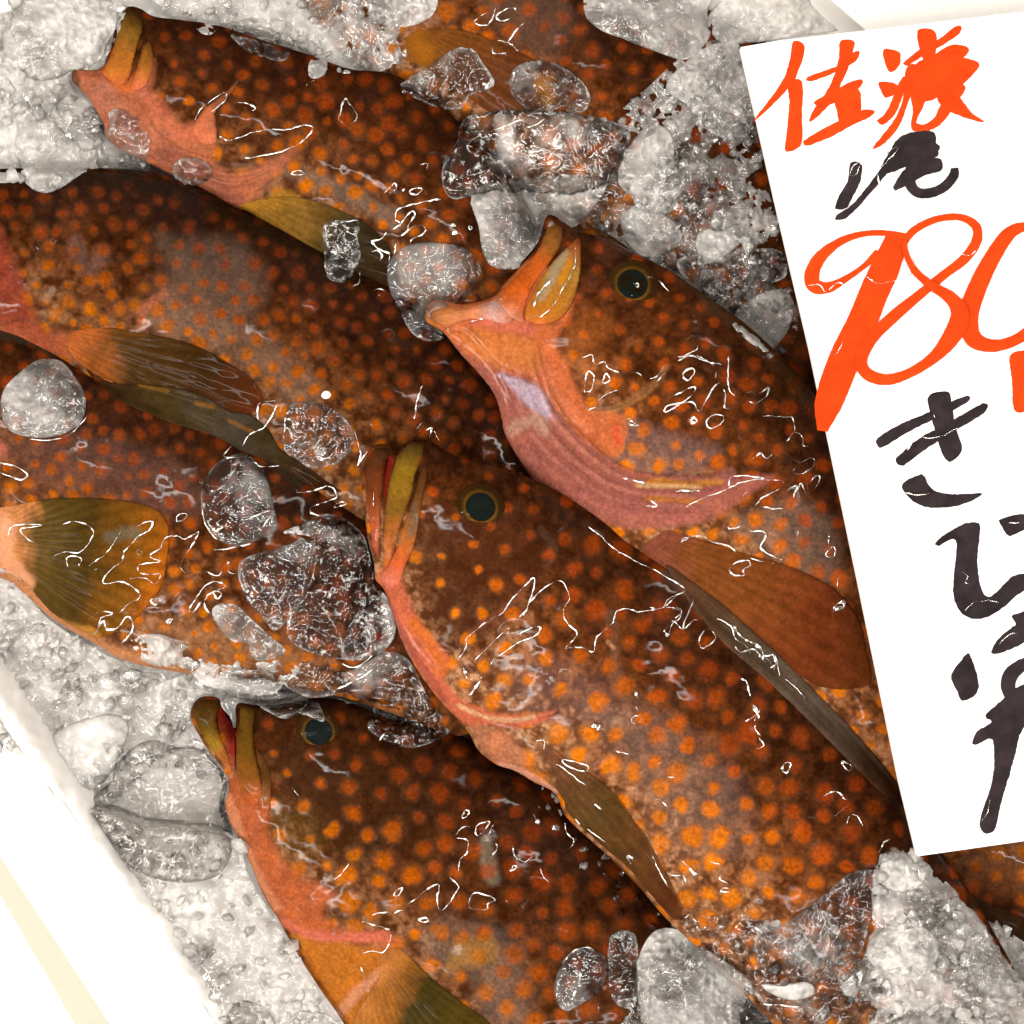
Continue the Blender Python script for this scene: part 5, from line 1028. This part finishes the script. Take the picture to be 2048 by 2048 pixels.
SQ = [
 (6, [(640, 1390), (675, 1330), (680, 1280), (740, 1225), (790, 1190), (870, 1140), (930, 1060), (1000, 990), (1030, 958), (1046, 970), (1030, 1040), (1000, 1120), (965, 1165)]),
 (6, [(985, 1160), (1010, 1100), (1060, 1040), (1110, 1000), (1180, 968), (1210, 1000), (1232, 1060), (1200, 1130), (1215, 1190), (1272, 1250), (1240, 1300), (1212, 1330), (1290, 1328), (1360, 1350), (1375, 1280), (1460, 1200), (1480, 1140), (1540, 1118), (1600, 1138), (1660, 1130), (1740, 1110), (1800, 1055), (1860, 1022)], False, 1.2),
 (6, [(720, 1400), (780, 1340), (850, 1270), (905, 1225), (900, 1265), (960, 1255), (1040, 1215), (1076, 1225), (1040, 1270), (960, 1300), (890, 1350), (830, 1390), (810, 1425)]),
 (6, [(660, 1440), (690, 1495), (760, 1475), (735, 1540), (690, 1590)]),
 (6, [(1740, 1240), (1760, 1270), (1790, 1190), (1840, 1230), (1900, 1180), (1932, 1190)]),
 (6, [(1740, 1110), (1800, 1120), (1835, 1140), (1800, 1170)]), (6, [(1565, 1720), (1580, 1700), (1625, 1698), (1600, 1725)], True), (6, [(1585, 1560), (1600, 1600)], False, 2.5),
 (6, [(1330, 680), (1400, 730), (1460, 790), (1560, 850), (1700, 920), (1850, 1010)], False, 0.8), (6, [(1090, 1880), (1095, 1830), (1050, 1832)], False, 0.7),
 (4, [(40, 1215), (75, 1160), (215, 1162), (110, 1180), (130, 1220), (185, 1260)]), (4, [(320, 1160), (380, 1140), (450, 1160), (484, 1200), (450, 1260), (410, 1300), (330, 1300), (270, 1325)]),
 (4, [(350, 1380), (345, 1330), (380, 1318), (422, 1335), (400, 1368)]), (4, [(700, 1165), (780, 1140), (770, 1185), (710, 1220), (640, 1300), (630, 1345), (560, 1400), (535, 1460), (620, 1450), (700, 1490), (720, 1530), (670, 1560), (615, 1610)], False, 1.2),
 (4, [(620, 1190), (560, 1290), (470, 1360), (470, 1390), (510, 1385)]), (4, [(830, 1280), (850, 1230), (900, 1215), (960, 1230), (1020, 1195), (985, 1270), (935, 1350), (940, 1390), (980, 1410), (1060, 1400), (1120, 1420), (1150, 1380), (1180, 1352), (1175, 1400), (1215, 1412)], False, 1.2),
 (4, [(830, 1275), (770, 1320), (825, 1345), (720, 1365), (715, 1400), (760, 1412), (825, 1412), (800, 1465), (740, 1430), (670, 1435)]), (4, [(715, 1285), (735, 1305), (705, 1310)], True, 1.3), (4, [(780, 1545), (830, 1540), (800, 1570)], True, 1.6),
 (4, [(440, 1690), (480, 1630), (520, 1605), (580, 1615), (520, 1640), (505, 1690), (480, 1730)]), (4, [(540, 1690), (600, 1690), (660, 1630), (685, 1690), (650, 1750), (600, 1780)]), (4, [(510, 1690), (530, 1650), (550, 1700), (590, 1700)]),
 (4, [(970, 1600), (1010, 1540), (1060, 1470), (1110, 1450), (1160, 1475), (1110, 1500), (1060, 1530), (1055, 1580), (1090, 1620)], False, 1.2), (4, [(970, 1600), (1000, 1605), (1040, 1545)], False, 1.5), (4, [(1100, 1500), (1140, 1510), (1120, 1540)], True, 1.5),
 (4, [(910, 1140), (920, 1105), (962, 1105), (950, 1130)], True, 1.2), (4, [(865, 1650), (888, 1645), (870, 1665)], True, 1.8), (4, [(1150, 800), (1190, 755)], False), (4, [(1150, 800), (1180, 812), (1290, 815), (1340, 858), (1440, 855)], False, 1.0),
 (4, [(1330, 620), (1330, 540), (1390, 520), (1425, 530), (1400, 600), (1355, 660), (1290, 690), (1250, 750)], False), (4, [(1500, 950), (1540, 990), (1600, 985), (1700, 960), (1735, 1010), (1680, 1040), (1610, 1060), (1600, 1095), (1650, 1110)], False, 1.2),
 (4, [(1240, 1122), (1320, 1110), (1370, 1090), (1400, 1100), (1340, 1185)], False), (4, [(1100, 1290), (1180, 1280), (1300, 1255)]), (4, [(1725, 1060), (1760, 1040), (1780, 1050), (1740, 1068)], True), (4, [(1825, 670), (1845, 740), (1860, 800), (1845, 850), (1900, 770)], False, 1.1),
 (4, [(0, 840), (80, 855), (140, 900), (110, 925), (60, 910), (0, 890)]), (4, [(160, 715), (260, 722), (360, 690), (445, 600)], False, 0.9), (4, [(1095, 1200), (1160, 1165)]), (4, [(1035, 1060), (1060, 1160), (1120, 1235)], False, 0.7),
 (2, [(470, 1065), (520, 1010), (530, 1040), (490, 1070)]), (2, [(605, 1060), (640, 1035), (675, 1045), (640, 1075)], True, 1.3), (2, [(565, 1048), (575, 1045), (572, 1055)], True),
 (2, [(780, 1100), (700, 1110), (600, 1135), (540, 1160), (525, 1210), (550, 1235), (510, 1270)], False, 1.4), (2, [(550, 1250), (590, 1190), (620, 1165), (635, 1190), (600, 1240), (590, 1280), (555, 1300), (640, 1245), (690, 1255), (680, 1290), (620, 1320), (605, 1350)], False, 1.6),
 (2, [(480, 1280), (440, 1325), (398, 1330), (430, 1370), (490, 1400), (485, 1450)], False, 1.4), (2, [(395, 1390), (430, 1380), (455, 1410), (440, 1440)], False, 1.3), (2, [(528, 1340), (522, 1400)], False), (2, [(840, 1240), (860, 1245), (845, 1250)], True, 1.5), (2, [(850, 1270), (865, 1285), (848, 1290)], True, 1.6), (2, [(930, 1250), (950, 1255), (940, 1270)], True),
 (2, [(1040, 60), (960, 120), (1040, 135), (1080, 45)]), (2, [(1090, 80), (1150, 45), (1190, 55), (1150, 110), (1095, 110)], True), (2, [(1095, 225), (1160, 240), (1205, 285)]), (2, [(1255, 115), (1200, 160), (1150, 235)], False, 1.2), (2, [(1060, 255), (1070, 295), (1140, 290)]), (2, [(140, 1480), (140, 1340), (160, 1260), (220, 1230), (320, 1215)], False, 0.8),
 (2, [(400, 1610), (430, 1595), (470, 1605)]), (2, [(400, 1610), (440, 1632)]), (2, [(215, 660), (225, 600), (250, 545), (310, 630), (300, 670), (260, 685)], True, 0.7), (2, [(330, 1500), (325, 1560), (280, 1588)]),
 (2, [(910, 795), (960, 765), (1060, 720), (1150, 690), (1220, 662), (1250, 700), (1300, 690), (1350, 655)], False, 1.0), (2, [(660, 910), (700, 905), (700, 940)]),
 (1, [(1210, 750), (1260, 775), (1330, 755), (1380, 735), (1480, 715), (1580, 715), (1690, 690), (1725, 715), (1680, 770), (1600, 820), (1500, 850), (1340, 875)], False, 1.0), (1, [(1610, 960), (1640, 940), (1680, 955), (1650, 965)], True), (1, [(1690, 480), (1700, 455), (1740, 445)]), (1, [(1075, 660), (1110, 600), (1160, 560), (1240, 510), (1240, 555), (1160, 620)], False, 0.8),
 (1, [(1310, 565), (1360, 570), (1410, 595), (1390, 610)]), (1, [(1870, 650), (1905, 545), (1932, 590)]), (1, [(1870, 650), (1900, 685), (1932, 680)]),
 (7, [(70, 80), (40, 130), (0, 150)]), (7, [(140, 60), (200, 30), (290, 60), (370, 75)]), (7, [(240, 30), (330, 80), (340, 140)]), (7, [(405, 30), (405, 190), (440, 240)]), (7, [(170, 120), (225, 95), (225, 130), (190, 158)], True, 1.3), (7, [(110, 240), (160, 220), (220, 190), (230, 215), (170, 270), (85, 320), (90, 290), (215, 270), (250, 320), (290, 260), (330, 190), (370, 170)], False, 1.1),
 (7, [(380, 200), (390, 240), (385, 295), (410, 300)]), (7, [(480, 230), (520, 215), (560, 225), (610, 195), (600, 240), (550, 272), (510, 265)], False, 1.0), (7, [(290, 370), (330, 335), (380, 345), (360, 385), (310, 405)], True, 1.0), (7, [(205, 360), (235, 355), (235, 375)], True),
 (7, [(590, 340), (700, 345), (735, 350), (745, 420), (700, 475)], False, 1.2), (7, [(745, 420), (790, 450), (790, 490), (820, 500)], False, 1.2), (7, [(530, 565), (570, 535), (600, 560), (640, 530)], False, 1.3), (7, [(740, 630), (780, 580), (840, 560), (845, 600), (790, 640)], True, 1.0),
 (7, [(410, 710), (415, 660), (480, 650), (600, 665)]), (7, [(180, 810), (260, 770), (330, 745), (440, 700), (450, 690), (540, 670), (640, 670), (690, 680), (660, 720), (570, 770), (540, 820)], False, 1.0), (7, [(520, 825), (580, 810), (640, 820), (700, 815)]), (7, [(480, 750), (510, 735), (520, 755)]),
 (7, [(0, 780), (35, 800), (5, 815)]), (7, [(170, 1000), (175, 970), (260, 962), (330, 995), (400, 1010), (450, 1050)], False, 0.9), (7, [(400, 910), (415, 925), (470, 910)]), (7, [(515, 935), (590, 940), (590, 980), (570, 1020), (620, 1060), (680, 1085), (665, 1095)], False, 1.3), (7, [(520, 1075), (600, 1095), (670, 1110)]),
 (7, [(410, 1130), (440, 1100), (500, 1085), (520, 1110), (480, 1140), (490, 1165), (430, 1160)], True, 1.3), (7, [(745, 945), (765, 935), (760, 960)]), (7, [(920, 940), (925, 1000)], False, 1.2), (7, [(910, 1050), (950, 1015), (955, 1060), (920, 1070)], True, 1.2), (7, [(970, 1170), (968, 1225)], False, 1.6),
 (7, [(940, 1360), (960, 1320), (1000, 1300), (1000, 1330), (960, 1340)], True, 2.0), (7, [(720, 720), (760, 700), (740, 760), (780, 690), (800, 740)]), (7, [(820, 690), (860, 650), (880, 660), (850, 720)]), (7, [(0, 1330), (60, 1335), (90, 1290), (150, 1260), (190, 1242)]), (7, [(90, 1430), (75, 1455), (110, 1475)], False, 1.5), (7, [(100, 1330), (160, 1340), (150, 1390), (110, 1400)]),
 (7, [(170, 1455), (180, 1400), (230, 1280)]), (7, [(255, 1490), (300, 1440), (340, 1490), (270, 1540)], True, 1.0), (7, [(350, 1385), (420, 1430), (440, 1490), (500, 1530), (520, 1570)]), (7, [(430, 1420), (470, 1480), (560, 1530), (600, 1580), (640, 1580), (670, 1680)], False, 2.2), (7, [(430, 1520), (470, 1560), (540, 1550), (600, 1620)], False, 2.4), (7, [(560, 1580), (610, 1600), (640, 1650)], False, 3.5),
 (7, [(465, 1690), (500, 1720), (520, 1790)], False, 1.3), (7, [(530, 1830), (550, 1860), (540, 1932)], False, 2.0), (7, [(700, 1700), (760, 1750), (800, 1800)], False, 1.2),
 (9, [(950, 215), (965, 250)], False, 2.6), (9, [(935, 370), (950, 345), (990, 340), (980, 370)], True, 1.3), (9, [(955, 290), (965, 310)]), (9, [(720, 380), (790, 410)], False, 4.0), (9, [(580, 565), (640, 575), (710, 600), (690, 625), (610, 600)], True, 1.1), (9, [(500, 570), (570, 600), (700, 700)], False, 0.7),
 (9, [(850, 520), (900, 530), (930, 545)]), (9, [(1060, 590), (1090, 580)], False, 3.0), (9, [(1125, 652), (1160, 660)], False, 2.4), (9, [(1560, 290), (1590, 350), (1570, 400), (1600, 440)], False, 1.6), (9, [(1520, 370), (1570, 340), (1600, 300)], False, 1.5), (9, [(1590, 450), (1620, 490), (1580, 510)], False, 1.4), (9, [(1720, 590), (1755, 585), (1740, 630), (1715, 625)], True, 1.5),
 (9, [(1500, 150), (1530, 170), (1545, 220)], False, 2.0), (9, [(740, 790), (780, 820)], False, 3.0), (9, [(640, 850), (660, 890), (730, 940), (800, 990)], False, 0.8), (9, [(1055, 770), (1080, 770), (1120, 810)], False, 1.4), (9, [(1200, 1090), (1240, 1130), (1275, 1170)], False, 3.0), (9, [(1040, 1060), (1080, 1140), (1130, 1230)], False, 1.2), (9, [(915, 1060), (940, 1070), (930, 1100)], True, 1.8),
 (9, [(1140, 1160), (1200, 1165), (1220, 1210)]), (9, [(1330, 1090), (1400, 1105)]), (9, [(1430, 1200), (1390, 1180), (1395, 1155)]), (9, [(1440, 1250), (1400, 1245), (1410, 1225), (1440, 1228)]), (9, [(590, 890), (600, 940), (640, 990), (600, 1030)], False, 1.2), (9, [(430, 850), (460, 900)], False, 3.6),
 (8, [(965, 1400), (975, 1375), (1010, 1365), (1050, 1355), (1100, 1350)]), (8, [(965, 1400), (1040, 1420), (1105, 1445), (1105, 1510), (1070, 1560), (1010, 1550), (965, 1565)], False, 1.1), (8, [(1195, 1310), (1250, 1275), (1310, 1225), (1360, 1210), (1350, 1280), (1365, 1340), (1410, 1310), (1440, 1260), (1460, 1215), (1415, 1170)], False, 1.2),
 (8, [(1460, 1140), (1470, 1080), (1500, 1050), (1510, 990), (1480, 970), (1450, 970)], False, 1.1), (8, [(1440, 960), (1480, 915), (1520, 910)]), (8, [(1550, 950), (1550, 910), (1585, 890), (1620, 885), (1590, 935), (1560, 955)], True, 1.2), (8, [(1640, 900), (1610, 960)], False, 1.2), (8, [(1650, 990), (1660, 1020), (1635, 1060)], False, 1.2),
 (8, [(1520, 1330), (1520, 1280), (1550, 1250), (1650, 1285), (1610, 1310), (1610, 1335), (1560, 1338)], True, 1.1), (8, [(1260, 1385), (1290, 1380), (1305, 1395), (1275, 1402)], True, 1.3), (8, [(1130, 1355), (1170, 1340)], False, 1.5), (8, [(1705, 1290), (1710, 1300)], False, 2), (8, [(1740, 1010), (1750, 1060), (1800, 1090), (1840, 1065)], False, 1.1), (8, [(1730, 1140), (1760, 1120), (1745, 1110)], True),
 (8, [(1480, 860), (1495, 825), (1515, 835), (1500, 860)], True, 0.9), (8, [(955, 1630), (970, 1670)]), (8, [(1490, 100), (1530, 130), (1580, 125), (1550, 190), (1510, 235)], False, 1.2), (8, [(790, 1200), (850, 1160), (900, 1100)], False, 0.7),
 (8, [(1130, 1260), (1150, 1230), (1172, 1228), (1150, 1265)], True, 0.8), (8, [(1880, 1120), (1900, 1170), (1932, 1200)]), (8, [(1050, 470), (1090, 425), (1135, 430)], False, 1.2), (8, [(1125, 485), (1160, 450), (1210, 450), (1230, 500)], False, 1.4), (8, [(640, 760)  , (600, 700)], False, 0.1),
 (9, [(630, 1655), (670, 1660), (660, 1720), (630, 1800)], False, 1.5), (9, [(590, 1600), (640, 1550), (720, 1535), (800, 1590)], False, 1.0), (9, [(1380, 1850), (1500, 1825), (1650, 1825), (1800, 1840)], False, 0.9), (9, [(760, 1830), (770, 1870)], False, 1.4), (9, [(1080, 1680), (1120, 1660), (1200, 1730)], False, 1.2),
 (11, [(730, 575), (805, 545), (870, 590)], False, 1.2), (11, [(845, 365), (905, 395), (885, 425)], True, 1.2), (11, [(905, 680), (945, 700), (970, 750)], False, 2.6), (11, [(880, 630), (805, 690)]), (11, [(890, 690), (870, 750)]), (11, [(850, 580), (885, 600)], False, 3.0), (11, [(1060, 910), (1100, 850), (1135, 825)]),
 (5, [(1265, 240), (1255, 370), (1200, 470), (1150, 560), (1070, 630)], False, 0.9), (5, [(1150, 410), (1060, 510), (1040, 580)], False, 1.8), (5, [(845, 530), (875, 530)], False, 5.0), (5, [(700, 655), (770, 635)], False, 1.0), (5, [(1310, 1020), (1320, 940), (1335, 920), (1365, 950), (1345, 1020), (1320, 1032)], True, 1.1), (5, [(1410, 970), (1430, 930), (1450, 960), (1420, 985)], True),
 (5, [(1300, 850), (1350, 830), (1370, 880), (1420, 870), (1440, 900), (1500, 930)], False, 0.9), (5, [(1550, 920), (1600, 930), (1620, 950)], False, 1.2), (5, [(1385, 1080), (1430, 1040), (1490, 1020)], False, 1.1), (5, [(1325, 1132), (1370, 1110)]), (5, [(1755, 890), (1740, 930), (1700, 975)], False, 1.0), (5, [(1640, 410), (1680, 420), (1720, 440), (1760, 490)], False, 0.9),
 (5, [(1510, 1490), (1560, 1500), (1630, 1520), (1610, 1535)], False, 1.0), (5, [(1800, 1560), (1932, 1560)], False, 1.6), (5, [(1640, 1640), (1700, 1640), (1680, 1610)]), (5, [(1580, 452), (1600, 445), (1598, 465)], True, 0.9), (5, [(400, 1180), (415, 1060), (445, 995)], False, 0.9), (5, [(160, 1190), (180, 1225), (205, 1210)]),
 (5, [(410, 1230), (450, 1190), (440, 1220)], False, 1.4), (5, [(460, 1240), (490, 1225), (480, 1280)], False, 1.8), (5, [(505, 1240), (530, 1290)], False, 2.0), (5, [(460, 1750), (160, 1430)][:0] or [(1830, 1840), (1870, 1810), (1932, 1800)]), (6, [(180, 480), (180, 620), (195, 700), (212, 640)], False, 0.8), (5, [(1860, 750), (1900, 730), (1915, 800), (1830, 840), (1810, 835)], False, 1.0), (5, [(1840, 940), (1880, 900), (1905, 920), (1870, 970)], True, 1.3),
 (5, [(1540, 1200), (1600, 1210), (1540, 1170)]), (5, [(1870, 1180), (1900, 1165), (1915, 1190), (1890, 1200)], True),
 (8, [(860, 70), (920, 90), (980, 60), (1050, 0)], False, 1.0), (8, [(790, 240), (860, 190), (960, 140), (1020, 100)], False, 1.6),
]
squiggles('water_glints', 'highlight lines on the wet fish, shaped as glossy threads of water', SQ, lambda x, y: zsample(x, y, ZW), 1.5)
SS = [(3, [(1140, 800), (1150, 760), (1185, 740), (1170, 790), (1150, 800)]), (3, [(1280, 715), (1345, 670), (1350, 690), (1270, 780), (1275, 850), (1270, 875)], False, 1.2), (3, [(945, 1300), (1000, 1300), (1030, 1330), (1080, 1290), (1120, 1300)]),
 (3, [(1210, 1255), (1260, 1290), (1340, 1280), (1400, 1260), (1435, 1220), (1430, 1170)], False, 1.1), (3, [(1640, 1160), (1690, 1160), (1720, 1130)]), (3, [(1035, 1240), (1040, 1200), (1050, 1180)], False, 0.8), (3, [(1590, 1600), (1612, 1560)]), (3, [(1060, 1640), (1110, 1560)], False, 0.7),
 (7, [(1330, 520), (1380, 450), (1440, 455), (1520, 440), (1590, 400)], False, 1.1), (7, [(1320, 735), (1380, 750), (1450, 740)], False, 1.0), (7, [(1620, 1350), (1670, 1305), (1740, 1295), (1800, 1300)], False, 1.0), (7, [(1610, 1145), (1640, 1170), (1630, 1200), (1650, 1210)], False, 0.8), (7, [(1465, 330), (1472, 350)], False, 1.6), (7, [(1850, 895), (1910, 890)]), (7, [(1800, 1520), (1860, 1470), (1900, 1460)], False, 0.8),
 (11, [(1680, 730), (1720, 660), (1725, 590)], False, 0.8)]
squiggles('water_glints', 'highlight lines on the price board, shaped as glossy threads of water', SS, lambda x, y: np.full(np.shape(x), SZ + 0.0006), 1.1)
